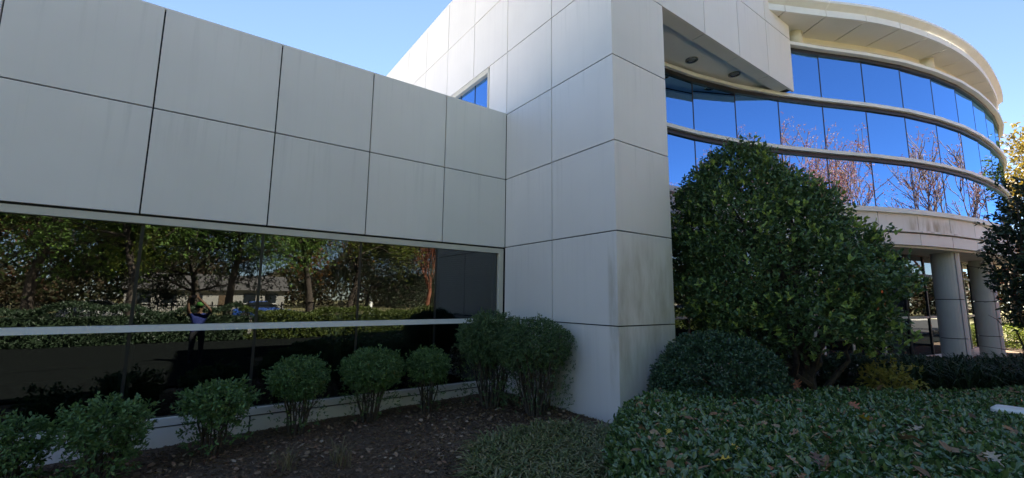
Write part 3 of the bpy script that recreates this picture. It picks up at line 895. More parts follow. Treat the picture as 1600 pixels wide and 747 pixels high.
# foreground evergreen ground cover
POLY = np.array([(-3.55, -6.75), (-3.05, -6.15), (-1.60, -4.80), (-1.0, -4.32), (0.05, -4.02), (0.9, -4.2), (2.3, -5.15), (3.7, -5.62), (5.0, -6.35), (6.6, -6.95), (9.0, -7.3), (12.0, -7.6), (12.0, -11.0), (2.5, -11.0), (-0.9, -9.1), (-2.2, -7.9)])
def inside(x, y, poly=POLY):
    r = np.zeros(len(x), bool); j = len(poly) - 1
    for i in range(len(poly)):
        xi, yi = poly[i]; xj, yj = poly[j]
        r ^= ((yi > y) != (yj > y)) & (x < (xj - xi) * (y - yi) / (yj - yi + 1e-12) + xi)
        j = i
    return r
def edge_dist(x, y, poly=POLY):
    best = np.full(len(x), 1e9)
    for i in range(len(poly)):
        a = poly[i]; b = poly[(i + 1) % len(poly)]; ab = b - a
        t = np.clip(((x - a[0]) * ab[0] + (y - a[1]) * ab[1]) / (ab @ ab), 0, 1)
        best = np.minimum(best, np.hypot(x - a[0] - t * ab[0], y - a[1] - t * ab[1]))
    return best
def cover_top(x, y):
    p = np.stack([x, y, 0 * x], 1)
    ed = np.clip(edge_dist(x, y) / 0.38, 0, 1)
    rise = np.sqrt(np.maximum(0, 1 - (1 - ed) ** 2))
    z = 0.17 - 0.04 * np.clip(x - 1, 0, 8) + 0.035 * vnoise(p, 1.7, 2) + 0.025 * vnoise(p, 4.3, 5)
    return -0.62 + (z + 0.62) * rise
cover = thing('ground_cover', (0, -6.5, -0.6), 'broad glossy dark green ground cover filling the lower right foreground', 'ground cover')
# twiggy core under the leaves
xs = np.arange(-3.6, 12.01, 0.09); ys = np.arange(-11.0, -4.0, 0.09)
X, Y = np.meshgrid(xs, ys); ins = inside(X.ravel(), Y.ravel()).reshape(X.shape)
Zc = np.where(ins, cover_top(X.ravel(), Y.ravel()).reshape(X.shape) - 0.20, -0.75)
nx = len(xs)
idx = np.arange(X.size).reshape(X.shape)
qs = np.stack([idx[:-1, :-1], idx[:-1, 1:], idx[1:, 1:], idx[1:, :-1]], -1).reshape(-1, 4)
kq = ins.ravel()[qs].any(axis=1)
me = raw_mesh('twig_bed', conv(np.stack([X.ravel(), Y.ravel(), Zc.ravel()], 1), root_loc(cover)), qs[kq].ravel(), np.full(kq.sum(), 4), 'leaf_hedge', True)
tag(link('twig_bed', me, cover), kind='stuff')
def cover_leaves(n, dmin, dmax, size, tpl, name):
    x = rng.uniform(-3.6, 12, n); y = rng.uniform(-11, -4, n)
    D = np.hypot(x + 6.17, y + 8.86)
    k = inside(x, y) & (D >= dmin) & (D < dmax)
    x, y = x[k], y[k]
    e = 0.03
    z = cover_top(x, y)
    gx = (cover_top(x + e, y) - z) / e; gy = (cover_top(x, y + e) - z) / e
    nr = unit(np.stack([-np.clip(gx, -3, 3), -np.clip(gy, -3, 3), np.ones_like(x)], 1))
    dep = 0.17 * rng.random(len(x)) ** 1.5
    p = np.stack([x, y, z], 1) - nr * dep[:, None] + rng.normal(size=(len(x), 3)) * 0.012
    ax = unit(nr * 0.25 + rng.normal(size=(len(x), 3)) * 0.75)
    nn = unit(nr + rng.normal(size=(len(x), 3)) * 0.45)
    l = size * rng.uniform(0.45, 1.3, len(x))
    tag(leaves(name, p, ax, nn, l, l * rng.uniform(0.42, 0.56, len(x)), 'leaf_cover', cover, tpl), kind='stuff')
    return p
cover_leaves(310000, 0, 7.6, 0.076, T_OVAL, 'near_leaves')
cover_leaves(260000, 7.6, 20, 0.080, T_DIA, 'far_leaves')
# steep left flank needs its own leaves
def flank(n):
    k = rng.integers(0, 4, n); s = rng.random(n)
    a = POLY[k]; b = POLY[k + 1]
    q = a + (b - a) * s[:, None]
    nrm = np.stack([-(b - a)[:, 1], (b - a)[:, 0]], 1); nrm = nrm / np.linalg.norm(nrm, axis=1, keepdims=True)
    u_ = rng.random(n)
    h = -0.58 + 0.70 * u_
    inset = 0.30 * u_ ** 2.2 - 0.05 + 0.06 * rng.random(n)
    p = np.column_stack([q - nrm * inset[:, None] + rng.normal(size=(n, 2)) * 0.03, h])
    out = np.column_stack([nrm, 0.5 * np.ones(n)])
    ax = unit(out * 0.5 + rng.normal(size=(n, 3)) * 0.7 + np.array([0, 0, 0.3]))
    l = 0.085 * rng.uniform(0.65, 1.2, n)
    tag(leaves('flank_leaves', p, ax, unit(out + 0.5 * rng.normal(size=(n, 3))), l, l * 0.5, 'leaf_cover', cover, T_OVAL), kind='stuff')
flank(9000)

# fallen oak leaves lying on the ground cover
OAK = [(0, 0.02), (0.12, 0.05), (0.2, 0.2), (0.27, 0.22), (0.3, 0.08), (0.42, 0.12), (0.5, 0.36), (0.58, 0.37), (0.6, 0.12), (0.7, 0.13), (0.8, 0.28), (0.86, 0.25), (0.86, 0.08), (1.0, 0.02)]
def oak_leaf(x, y, z, size, mat, label, tilt, turn):
    size *= 0.85; z += 0.08 if x < 1.5 else 0.05
    o = W(x, y, z)
    pts = OAK + [(a, -b) for a, b in OAK[::-1]]
    curl = random.uniform(0.3, 0.8)
    R = Matrix.Rotation(turn, 3, 'Z') @ Matrix.Rotation(-tilt, 3, 'Y') @ Matrix.Rotation(random.uniform(-0.5, 0.5), 3, 'X')
    n = len(OAK)
    vs = []
    for a, b in [(a, b) for a, b in OAK] + [(a, 0.0) for a, _ in OAK] + [(a, -b) for a, b in OAK]:
        v = Vector((a - 0.3, b * 1.1, curl * b * b * 1.6 + 0.15 * (a - 0.5) ** 2)) * size
        vs.append(tuple(R @ v + Vector((x, y, z))))
    fs = []
    for i in range(n - 1):
        fs.append((n + i, n + i + 1, i + 1, i)); fs.append((2 * n + i, 2 * n + i + 1, n + i + 1, n + i))
    mb = MB(); mb.add(vs, fs)
    st = [R @ (Vector((a, 0, 0)) * size) + Vector((x, y, z)) for a in (-0.3, -0.45, -0.58)]
    mb.tube([tuple(s) for s in st], 0.005, 4)
    lf = mb.build('oak_leaf', mat, None, False, o)
    return tag(lf, label, 'fallen leaf', 'fallen oak leaves on the ground cover')
for a in [
    (2.03, -5.51, 0.16, 0.30, 'leaf_rust', 'upright orange oak leaf at the far edge of the ground cover below the dome shrub', 0.9, 2.0),
    (2.26, -5.49, 0.14, 0.26, 'leaf_rust', 'smaller orange oak leaf leaning on the upright orange one', 0.6, 0.6),
    (0.25, -5.76, 0.13, 0.20, 'leaf_brown', 'dark brown oak leaf in front of the dome shrub', 0.4, 1.0),
    (-0.30, -6.15, 0.13, 0.22, 'leaf_tan', 'tan oak leaf on the ground cover, nearer than the dark brown one', 0.35, 2.7),
    (-1.90, -5.85, 0.12, 0.11, 'leaf_yel', 'small bright yellow leaf near the left flank of the ground cover', 0.3, 0.2),
    (-1.43, -5.40, 0.13, 0.14, 'leaf_pale', 'pale grey-tan leaf behind the bright yellow one', 0.5, 1.8),
    (-2.03, -6.11, 0.12, 0.15, 'leaf_pale', 'pale leaf in front of the bright yellow one', 0.4, 3.4),
    (-1.82, -6.54, 0.12, 0.10, 'leaf_yel', 'tiny yellow leaf in the near left of the ground cover', 0.6, 1.2),
    (-2.25, -6.61, 0.12, 0.19, 'leaf_yel', 'ragged yellow leaf nearest the picture bottom on the left', 0.3, 5.2),
    (-0.92, -6.66, 0.13, 0.18, 'leaf_tan', 'tan orange oak leaf alone in the middle of the ground cover', 0.5, 4.6),
    (-1.76, -7.03, 0.13, 0.15, 'leaf_tan', 'tan leaf at the bottom edge left of a dark brown one', 0.4, 1.4),
    (-1.58, -7.14, 0.13, 0.18, 'leaf_brown', 'dark brown leaf at the bottom edge of the picture', 0.5, 0.5),
    (0.44, -6.96, 0.14, 0.20, 'leaf_yel', 'yellow oak leaf right of the middle of the ground cover', 0.45, 2.2),
    (1.12, -6.64, 0.14, 0.20, 'leaf_rust', 'rusty leaf behind the yellow oak leaf', 0.4, 0.9),
    (0.52, -7.32, 0.14, 0.24, 'leaf_brown', 'large brown oak leaf in the right part of the ground cover', 0.3, 3.0),
    (0.30, -7.36, 0.15, 0.22, 'leaf_pale', 'pale oak leaf lying against the large brown one', 0.3, 5.6),
    (-0.13, -7.39, 0.14, 0.22, 'leaf_tan', 'tan oak leaf in front of the large brown one', 0.5, 4.1),
    (-0.10, -7.88, 0.14, 0.18, 'leaf_pale', 'pale lobed leaf close to the bottom right corner', 0.5, 2.4),
    (-0.21, -8.05, 0.14, 0.18, 'leaf_pale', 'pale lobed leaf nearest the bottom right corner', 0.4, 0.7),
    (-0.75, -6.97, 0.13, 0.15, 'leaf_rust', 'small rusty leaf low in the middle of the ground cover', 0.5, 1.9),
    (1.89, -7.31, 0.12, 0.18, 'leaf_tan', 'tan leaf well to the right in the ground cover', 0.3, 3.8)]:
    oak_leaf(*a)

# curled brown litter caught in the ground cover
n = 1000
x = rng.uniform(-3.2, 7, n); y = rng.uniform(-9, -4.2, n)
k = inside(x, y) & (edge_dist(x, y) > 0.25) & (vnoise(np.stack([x, y, 0 * x], 1), 0.9, 3) > -0.25)
x, y = x[k], y[k]
l = 0.12 * rng.uniform(0.5, 1.25, len(x))
tag(leaves('caught_litter', np.stack([x, y, cover_top(x, y) + 0.02], 1), np.column_stack([rng.normal(size=(len(x), 2)), 0.35 * rng.normal(size=len(x))]), np.column_stack([0.6 * rng.normal(size=(len(x), 2)), np.ones(len(x))]), l, l * 0.5, 'litter_warm', None, T_OVAL, W(0, -6.5, 0)), 'small curled brown leaves caught in the ground cover', 'leaf litter', kind='stuff')

# white valve-box lid half hidden at the right edge
vb = thing('utility_box', (3.02, -7.82, -0.66), 'white rounded utility box lid poking out of the ground cover at the right edge', 'utility box')
vb_b = MB()
def rr_ring(cx, cy, hx, hy, r, z, n=6):
    out = []
    for sx, sy, a0 in ((1, 1, 0), (-1, 1, math.pi / 2), (-1, -1, math.pi), (1, -1, 1.5 * math.pi)):
        for k in range(n + 1):
            a = a0 + (math.pi / 2) * k / n
            out.append((cx + sx * (hx - r) + r * math.cos(a), cy + sy * (hy - r) + r * math.sin(a), z))
    return out
MB().loft([rr_ring(3.02, -7.82, 0.15, 0.17, 0.07, -0.66), rr_ring(3.02, -7.82, 0.145, 0.165, 0.07, 0.14)]).build('box_body', 'white_trim', vb)
MB().loft([rr_ring(3.02, -7.82, 0.17, 0.19, 0.08, 0.141), rr_ring(3.02, -7.82, 0.17, 0.19, 0.08, 0.175), rr_ring(3.02, -7.82, 0.13, 0.15, 0.07, 0.205)]).build('lid', 'white_trim', vb)

# clipped low shrubs and spiky edging further right
def boxy(name, x, y, hx, hy, zt, label, mat, seed, n, group):
    root = thing(name, (x, y, -0.6), label, 'shrub', group)
    q = rng.uniform(-1, 1, (n, 3))
    ax = rng.integers(0, 3, n)
    sgn = np.where(rng.random(n) < 0.5, -1.0, 1.0); sgn = np.where(ax == 2, 1.0, sgn)
    for k in range(3):
        q[ax == k, k] = sgn[ax == k] * (1 - 0.25 * rng.random((ax == k).sum()) ** 2)
    rad = np.maximum(1, np.linalg.norm(q, axis=1) / 1.32)
    qq = q / rad[:, None] * (1 + 0.07 * vnoise(q + seed, 3.0, seed))[:, None]
    p = np.array((x, y, (zt - 0.6) / 2)) + qq * np.array((hx, hy, (zt + 0.6) / 2))
    twig_leaves('crown', p, unit(q), 5, 0.08, 0.075, 0.5, mat, root)
    MB().tube([(x, y, -0.7), (x, y, zt - 0.3)], [0.06, 0.02], 6).build('stem', 'twig', root)
boxy('clipped_shrub', 7.95, -3.55, 0.75, 0.62, 0.06, 'low clipped dark shrub beside the white column foot', 'leaf_hedge', 3, 2600, 'low clipped shrubs before the storefront')
boxy('clipped_shrub', 9.0, -4.35, 0.8, 0.62, 0.05, 'low clipped dark shrub behind the golden shrub', 'leaf_hedge', 5, 2600, 'low clipped shrubs before the storefront')
boxy('clipped_shrub', 10.0, -5.45, 0.9, 0.7, 0.06, 'low clipped dark shrub nearest the near round column', 'leaf_hedge', 7, 2800, 'low clipped shrubs before the storefront')

def blades(name, pts, hgt, mat, parent, per, lean, width, origin=None):
    n = len(pts) * per
    b = np.repeat(pts, per, axis=0) + np.column_stack([rng.normal(size=(n, 2)) * 0.05, np.zeros(n)])
    a = rng.random(n) * 2 * math.pi
    h = hgt * rng.uniform(0.55, 1.15, n)
    ln = lean * h * rng.uniform(0.3, 1.3, n)
    d = np.stack([np.cos(a), np.sin(a), 0 * a], 1); s = np.stack([-np.sin(a), np.cos(a), 0 * a], 1)
    lv = []
    for k, (u_, zz, ww) in enumerate(((0, 0, 1.0), (0.22, 0.55, 1.0), (0.6, 0.88, 0.8), (1.0, 0.80, 0.1))):
        c = b + d * (ln * u_)[:, None]; c[:, 2] += h * zz
        lv.append(c + s * width * ww * 0.5); lv.append(c - s * width * ww * 0.5)
    co = np.stack(lv, 1)
    f = np.array([0, 1, 3, 2, 2, 3, 5, 4, 4, 5, 7, 6])
    loops = (np.arange(n)[:, None] * 8 + f[None]).ravel()
    o = root_loc(parent) if parent is not None else Vector(origin or (0, 0, 0))
    me = raw_mesh(name, conv(co, o), loops, np.full(n * 3, 4), mat)
    return link(name, me, parent, o)

def scatter_poly(n, poly):
    poly = np.array(poly); lo, hi = poly.min(0), poly.max(0)
    q = rng.uniform(lo, hi, (n, 2))
    return q[inside(q[:, 0], q[:, 1], poly)]
lq = scatter_poly(900, [(-3.15, -3.9), (-2.7, -3.2), (-1.75, -3.05), (-1.0, -3.35), (-0.62, -3.9), (-1.2, -4.55), (-1.75, -5.0), (-2.4, -5.3), (-3.3, -4.6)])
lq = np.column_stack([lq, ground_z(lq[:, 0], lq[:, 1]) - 0.02])
tag(blades('lilyturf', lq, 0.24, 'blade_green', None, 8, 1.7, 0.027, W(-2, -4, -0.6)), 'low tufts of strappy green lilyturf at the bottom centre', 'ground cover', kind='stuff')
for k, (x, y, lab) in enumerate(((-4.95, -2.12, 'thin dry straw-coloured grass tuft at the bottom edge of the mulch'), (-4.38, -2.36, 'small dry grass tuft right of the straw-coloured one'))):
    tag(blades('grass_tuft', np.array([(x, y, -0.64)]) + rng.normal(size=(6, 3)) * np.array([0.08, 0.08, 0]), 0.27, 'blade_dry', None, 7, 0.9, 0.010, W(x, y, -0.62)), lab, 'grass tuft')
sq = scatter_poly(700, [(7.2, -5.3), (8.6, -5.6), (10.4, -6.4), (12.4, -7.1), (12.4, -9.0), (9.0, -8.0), (7.4, -6.8), (6.6, -6.0)])
sq = np.column_stack([sq, np.full(len(sq), -0.62)])
tag(blades('spiky_edging', sq, 0.95, 'blade_dark', None, 9, 0.9, 0.035, W(9, -6.8, -0.6)), 'dark arching grassy edging right of the golden shrub', 'ground cover', kind='stuff')

root = thing('golden_shrub', (4.98, -6.02, -0.6), 'small yellow-green shrub standing out at the back of the ground cover', 'shrub')
p, d = blob_points(230, (4.98, -6.02, 0.06), (0.42, 0.42, 0.40), 31, 0.15, 0.35, 2)
twig_leaves('crown', p, d, 5, 0.14, 0.095, 0.36, 'leaf_gold', root, T_OVAL, 0.5)
st = MB()
for k in range(9):
    a = k * 0.7
    st.tube(curve_path((4.98, -6.02, -0.62), (4.98 + 0.28 * math.cos(a), -6.02 + 0.28 * math.sin(a), 0.2), 0.0, 5, 0.02), [0.014, 0.012, 0.01, 0.008, 0.004], 5)
st.build('stem', 'twig', root)

# mulch chips and leaf litter
lit = scatter_poly(52000, [(-9, -0.02), (-0.05, -0.02), (-0.05, -3.6), (-0.7, -4.2), (-3.0, -6.2), (-5.5, -5.0), (-9, -3.5)])
n = len(lit)
pz = bed_z(lit[:, 0], lit[:, 1])
pp = np.column_stack([lit, pz + 0.006 + 0.012 * rng.random(n)])
l = 0.045 * rng.uniform(0.4, 1.5, n)
tag(leaves('mulch_chips', pp, np.column_stack([rng.normal(size=(n, 2)), 0.25 * rng.normal(size=n)]), np.column_stack([0.45 * rng.normal(size=(n, 2)), np.ones(n)]), l, l * 0.45, 'chip', None, T_CARD, W(-4, -2, -0.6)), 'shredded bark mulch', 'mulch', kind='stuff')
lit = scatter_poly(6500, [(-9, -0.3), (-0.3, -0.5), (-0.05, -3.6), (-0.7, -4.2), (-3.0, -6.2), (-5.5, -5.0), (-9, -3.5)])
lit = lit[vnoise(np.column_stack([lit, 0 * lit[:, 0]]), 1.1, 7) + 0.5 * rng.normal(size=len(lit)) > -0.1]
n = len(lit)
pp = np.column_stack([lit, bed_z(lit[:, 0], lit[:, 1]) + 0.015 + 0.02 * rng.random(n)])
l = 0.07 * rng.uniform(0.4, 1.5, n)
tag(leaves('leaf_litter', pp, np.column_stack([rng.normal(size=(n, 2)), 0.35 * rng.normal(size=n)]), np.column_stack([0.5 * rng.normal(size=(n, 2)), np.ones(n)]), l, l * 0.6, 'litter', None, T_OVAL, W(-4, -2, -0.6)), 'dry fallen leaves scattered on the mulch', 'leaf litter', kind='stuff')

# ------------------------------------------------------------------ trees
def branch(segs, tips, p, d, length, r, level, maxl, up_, kids, ang):
    steps = 5 if level < 2 else 4
    path, rad = [tuple(p)], [r]
    q = np.array(p, float); dd = np.array(d, float)
    marks = []
    for k in range(steps):
        dd = dd + rng.normal(size=3) * 0.13 + np.array([0, 0, up_])
        dd /= np.linalg.norm(dd)
        q = q + dd * length / steps
        path.append(tuple(q)); rad.append(r * (1 - 0.75 * (k + 1) / steps))
        marks.append((q.copy(), dd.copy(), rad[-1]))
    segs.append((path, rad, level))
    if level >= maxl:
        tips.append((q.copy(), dd.copy()))
        tips.append((marks[1][0], marks[1][1]))
        return
    for k in range(kids[level]):
        f = 0.35 + 0.65 * (k + rng.random()) / kids[level] if level else 0.30 + 0.70 * (k + rng.random()) / kids[level]
        m = marks[min(steps - 1, int(f * steps))]
        side = np.cross(m[1], rng.normal(size=3)); side /= np.linalg.norm(side)
        nd = m[1] * math.cos(ang) + side * math.sin(ang)
        branch(segs, tips, m[0], nd, length * rng.uniform(0.50, 0.72), max(m[2] * 0.75, r * 0.22), level + 1, maxl, up_, kids, ang)
    tips.append((q.copy(), dd.copy()))

def tree(name, x, y, h, label, cat, group, mat, leafn, lsize, kids=(7, 5, 4), ang=0.75, up_=0.10, trunk=0.42, per=5, spread=0.5, bark='bark', maxl=3, clear=0.3):
    root = thing(name, (x, y, -0.65), label, cat, group)
    segs, tips = [], []
    b = np.array((x, y, -0.75))
    bt = b + np.array([rng.normal() * 0.15, rng.normal() * 0.15, h * clear])
    r0 = h * 0.022
    segs.append(([tuple(b), tuple((b + bt) / 2 + rng.normal(size=3) * 0.04), tuple(bt)], [r0 * 1.35, r0 * 1.05, r0], 0))
    branch(segs, tips, bt, (0, 0, 1), h * trunk, r0, 0, maxl, up_, kids, ang)
    mb = MB()
    for path, rad, lv in segs:
        mb.tube(path, [max(v, 0.028) for v in rad], 7 if lv == 0 else (5 if lv == 1 else 3), False)
    mb.build('trunk', bark, root, True)
    if leafn:
        tp = np.array([t_[0] for t_ in tips]); td = np.array([t_[1] for t_ in tips])
        k = rng.integers(0, len(tp), leafn)
        p = tp[k] + rng.normal(size=(leafn, 3)) * spread * np.array([1, 1, 0.75])
        twig_leaves('crown', p, unit(td[k] + 0.4 * rng.normal(size=(leafn, 3))), per, lsize * 2.2, lsize, 0.6, mat, root, T_CARD, 0.1, 1.2, 0.15)
    return root

# dark broadleaf at the right edge of the picture
root = thing('dark_tree', (7.95, -7.85, -0.6), 'dark twiggy tree cut by the right edge of the picture', 'tree')
def dark_tree():
    segs = MB()
    b = np.array((7.95, -7.95, -0.65))
    ends = []
    for k in range(26):
        a = 2.4 * k
        z = 0.5 + 3.2 * ((k * 7) % 26) / 26
        R = 1.25 * math.sqrt(max(0.15, 1 - ((z - 2.3) / 2.1) ** 2)) * rng.uniform(0.75, 1.0)
        q = (8.0 + R * math.cos(a), -8.32 + R * math.sin(a), z + 0.2)
        s = b + np.array([rng.normal() * 0.06, rng.normal() * 0.06, 0.25 + 0.45 * z])
        path = curve_path(s, q, -0.1, 6, 0.06)
        segs.tube(path, [0.045, 0.04, 0.032, 0.025, 0.017, 0.008], 5)
        for m in range(4):
            s2 = path[2 + m % 4]
            e2 = np.array(s2) + rng.normal(size=3) * 0.32 + np.array([0, 0, 0.12])
            segs.tube(curve_path(s2, e2, 0, 4, 0.03), [0.014, 0.011, 0.008, 0.004], 4)
            ends.append(e2)
    segs.tube([tuple(b), tuple(b + (0.03, -0.1, 1.2)), tuple(b + (0.0, -0.2, 2.4)), tuple(b + (0.05, -0.25, 3.9))], [0.11, 0.09, 0.06, 0.02], 8)
    segs.build('trunk', 'bark', root)
    p, d = blob_points(3600, (8.0, -8.42, 2.55), (1.2, 1.2, 1.66), 41, 0.30, 0.22, 2.4)
    k = vnoise(p, 2.6, 6) > -0.42
    twig_leaves('crown', p[k], d[k], 7, 0.16, 0.10, 0.5, 'leaf_dark', root, T_DIA)
dark_tree()

# sunlit trees beyond the curved wing
tree('autumn_tree', 38.5, -4.6, 12.0, 'tall yellow autumn tree rising beyond the end of the curved wing', 'tree', 'trees beyond the curved wing', 'leaf_yellow', 2600, 0.26, spread=0.55)
tree('autumn_tree', 33.0, -2.2, 7.0, 'yellow-green tree glimpsed between the two round columns', 'tree', 'trees beyond the curved wing', 'leaf_oak', 2600, 0.26, spread=0.5, clear=0.12)
tree('autumn_tree', 46.0, -9.0, 10.0, 'orange-brown tree far behind the dark twiggy tree', 'tree', 'trees beyond the curved wing', 'leaf_orange', 2200, 0.26, spread=0.55, clear=0.15)

tree('maple_tree', 33.5, -1.0, 6.5, 'bright red maple glimpsed through the storefront left of the near column', 'tree', 'trees beyond the curved wing', 'leaf_red', 6000, 0.2, spread=0.55, clear=0.06)
tree('maple_tree', 37.5, 3.0, 7.0, 'orange maple behind the red one past the storefront', 'tree', 'trees beyond the curved wing', 'leaf_orange', 6000, 0.2, spread=0.6, clear=0.06)
boxy('sunlit_hedge', 30.0, -5.0, 3.2, 1.0, 0.45, 'sunlit yellow-green hedge glimpsed between the round columns', 'leaf_oak', 9, 5200, None)

# trees across the lawn, seen mirrored in the glass
def T(*a, **k):
    return tree(*a, **k)
big = 'leafy trees across the lawn mirrored in the ribbon window'
OK_ = dict(per=6, kids=(10, 6, 4), ang=1.0, up_=0.035, spread=0.55, clear=0.20, trunk=0.6)
T('oak_tree', -13.0, -24.0, 10.5, 'broad yellow-green oak mirrored at the left of the ribbon window', 'tree', big, 'leaf_oak', 10000, 0.115, **OK_)
T('oak_tree', -8.6, -20.5, 10, 'dense green tree mirrored left of the person in the ribbon window', 'tree', big, 'leaf_green_tree', 10000, 0.115, **OK_)
T('oak_tree', -4.6, -22.0, 10, 'dense green tree mirrored right of the person in the ribbon window', 'tree', big, 'leaf_green_tree', 10000, 0.115, **OK_)
T('oak_tree', -0.2, -21.5, 10, 'dense green tree mirrored in the middle pane of the ribbon window', 'tree', big, 'leaf_green_tree', 10000, 0.115, **OK_)
T('oak_tree', 3.4, -25.0, 10, 'yellow-green tree mirrored in the middle panes of the ribbon window', 'tree', big, 'leaf_oak', 10000, 0.115, **OK_)
T('oak_tree', -19.0, -28.0, 12, 'yellow-green oak mirrored at the far left edge of the ribbon window', 'tree', big, 'leaf_oak', 5000, 0.24, **OK_)
PN = dict(kids=(16, 6, 4), ang=1.1, up_=0.0, spread=0.5, clear=0.04, trunk=0.75)
for (x, y, h, lab) in ((-17.5, -29.5, 9, 'dark evergreen mirrored behind the yellow-green oak at the far left'), (-6.4, -29.0, 8, 'dark evergreen mirrored straight behind the person'), (6.5, -31.0, 8, 'dark evergreen mirrored behind the white marker post')):
    T('cedar_tree', x, y, h, lab, 'tree', big, 'pine', 8000, 0.17, **PN)
OK_.update(spread=0.9)
T('oak_tree', -6.0, -52.0, 15, 'tall green tree standing past the road', 'tree', big, 'leaf_green_tree', 4200, 0.34, **OK_)
T('oak_tree', -24.0, -54.0, 15, 'russet tree standing past the road on the left', 'tree', big, 'leaf_russet', 4200, 0.34, **OK_)
T('oak_tree', 12.0, -53.0, 15, 'orange tree standing past the road', 'tree', big, 'leaf_orange', 4200, 0.34, **OK_)
bare = 'half bare autumn trees mirrored in the glass'
BK = dict(kids=(10, 6, 4), ang=0.42, up_=0.11, spread=0.22, bark='bark_red', maxl=3, clear=0.10, trunk=0.52, per=4)
T('bare_tree', 9.6, -25.5, 9.5, 'russet half-bare tree mirrored at the right of the ribbon window', 'tree', bare, 'leaf_russet', 2600, 0.11, **BK)
T('bare_tree', 13.5, -28.5, 10.0, 'orange thin-leaved tree mirrored beside the tower in the ribbon window', 'tree', bare, 'leaf_orange', 2600, 0.12, **BK)
T('bare_tree', 21.0, -32.0, 11.8, 'slim red half-bare tree mirrored left in the group of the curved glass', 'tree', bare, 'leaf_red', 1500, 0.12, **BK)
T('bare_tree', 23.6, -30.4, 14.8, 'tallest red half-bare tree mirrored in the centre of the curved glass', 'tree', bare, 'leaf_red', 3400, 0.13, **BK)
T('bare_tree', 29.6, -25.4, 13.2, 'broad russet half-bare tree mirrored right of the tallest one', 'tree', bare, 'leaf_red', 1300, 0.13, **BK)
T('bare_tree', 34.0, -22.0, 13.4, 'bare tree with red lower leaves mirrored in the curved glass', 'tree', bare, 'leaf_red', 900, 0.13, **BK)
T('bare_tree', 38.0, -18.6, 12.4, 'nearly bare tree mirrored in the narrow right panes', 'tree', bare, 'leaf_red', 700, 0.13, **BK)
T('bare_tree', 42.0, -15.2, 11.8, 'grey bare tree mirrored at the far right of the curved glass', 'tree', bare, 'leaf_red', 700, 0.13, **BK)
T('maple_tree', 27.5, -25.5, 6.5, 'low bright red maple mirrored in the storefront glass', 'tree', bare, 'leaf_red', 4200, 0.2, spread=0.6, clear=0.12)
T('maple_tree', 31.5, -23.2, 6.5, 'crimson maple mirrored in the storefront beside the near column', 'tree', bare, 'leaf_red', 6000, 0.2, spread=0.6, clear=0.04)
T('maple_tree', 26.0, -19.0, 5.5, 'rust red maple mirrored lowest in the storefront', 'tree', bare, 'leaf_red', 5000, 0.18, spread=0.55, clear=0.04)
T('maple_tree', 33.0, -27.0, 6.0, 'low orange maple mirrored in the storefront glass', 'tree', bare, 'leaf_orange', 4000, 0.2, spread=0.6, clear=0.10)

# distant woods ring (reads as one mass)
n = 120000
a = rng.uniform(math.radians(150), math.radians(375), n)
R = rng.uniform(85, 120, n)
hh = 9 * (1 + 0.35 * np.sin(a * 17) + 0.25 * np.sin(a * 41 + 1)) * rng.random(n) ** 0.7
pp = np.column_stack([R * np.cos(a) + 5, R * np.sin(a) - 5, hh - 0.6])
l = rng.uniform(0.5, 0.95, n)
tag(leaves('distant_woods', pp, rand_dirs(n), rand_dirs(n) + np.array([0, 0, 0.4]), l, l * 0.8, 'leaf_woods', None, T_CARD), 'far-off autumn woods', 'woods', kind='stuff')

# sunlit hedge strip, fence, post seen mirrored in the window
n = 16000
hx = rng.uniform(-26, 24, n); tt = rng.random(n)
top = 0.75 + 0.14 * np.sin(hx * 1.1) + 0.10 * np.sin(hx * 2.9 + 1)
front = rng.random(n) < 0.45
hy = np.where(front, -17.0 - 0.25 * tt + 0.3 * rng.random(n), -17.0 - 2.6 * tt)
hz = np.where(front, -0.62 + (top + 0.62) * tt, top - 0.08 * rng.random(n))
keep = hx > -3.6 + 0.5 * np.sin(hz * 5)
ib = thing('evergreen_bank', (-2, -18, -0.62), 'sunlit hedge bank mirrored above the white transom of the ribbon window', 'hedge')
P3 = np.column_stack([hx, hy, hz]); D3 = np.tile(np.array([[0, 0.6, 0.8]]), (n, 1))
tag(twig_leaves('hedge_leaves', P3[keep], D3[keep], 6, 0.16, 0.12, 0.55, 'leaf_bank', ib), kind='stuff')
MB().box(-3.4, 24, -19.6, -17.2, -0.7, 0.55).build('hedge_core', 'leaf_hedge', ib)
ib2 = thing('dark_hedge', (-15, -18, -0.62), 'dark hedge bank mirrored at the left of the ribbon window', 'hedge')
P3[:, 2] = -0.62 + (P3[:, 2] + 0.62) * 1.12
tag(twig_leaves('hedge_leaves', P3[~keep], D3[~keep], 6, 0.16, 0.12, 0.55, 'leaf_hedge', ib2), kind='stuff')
MB().box(-26, -3.8, -19.6, -17.2, -0.7, 0.6).build('hedge_core', 'leaf_hedge', ib2)

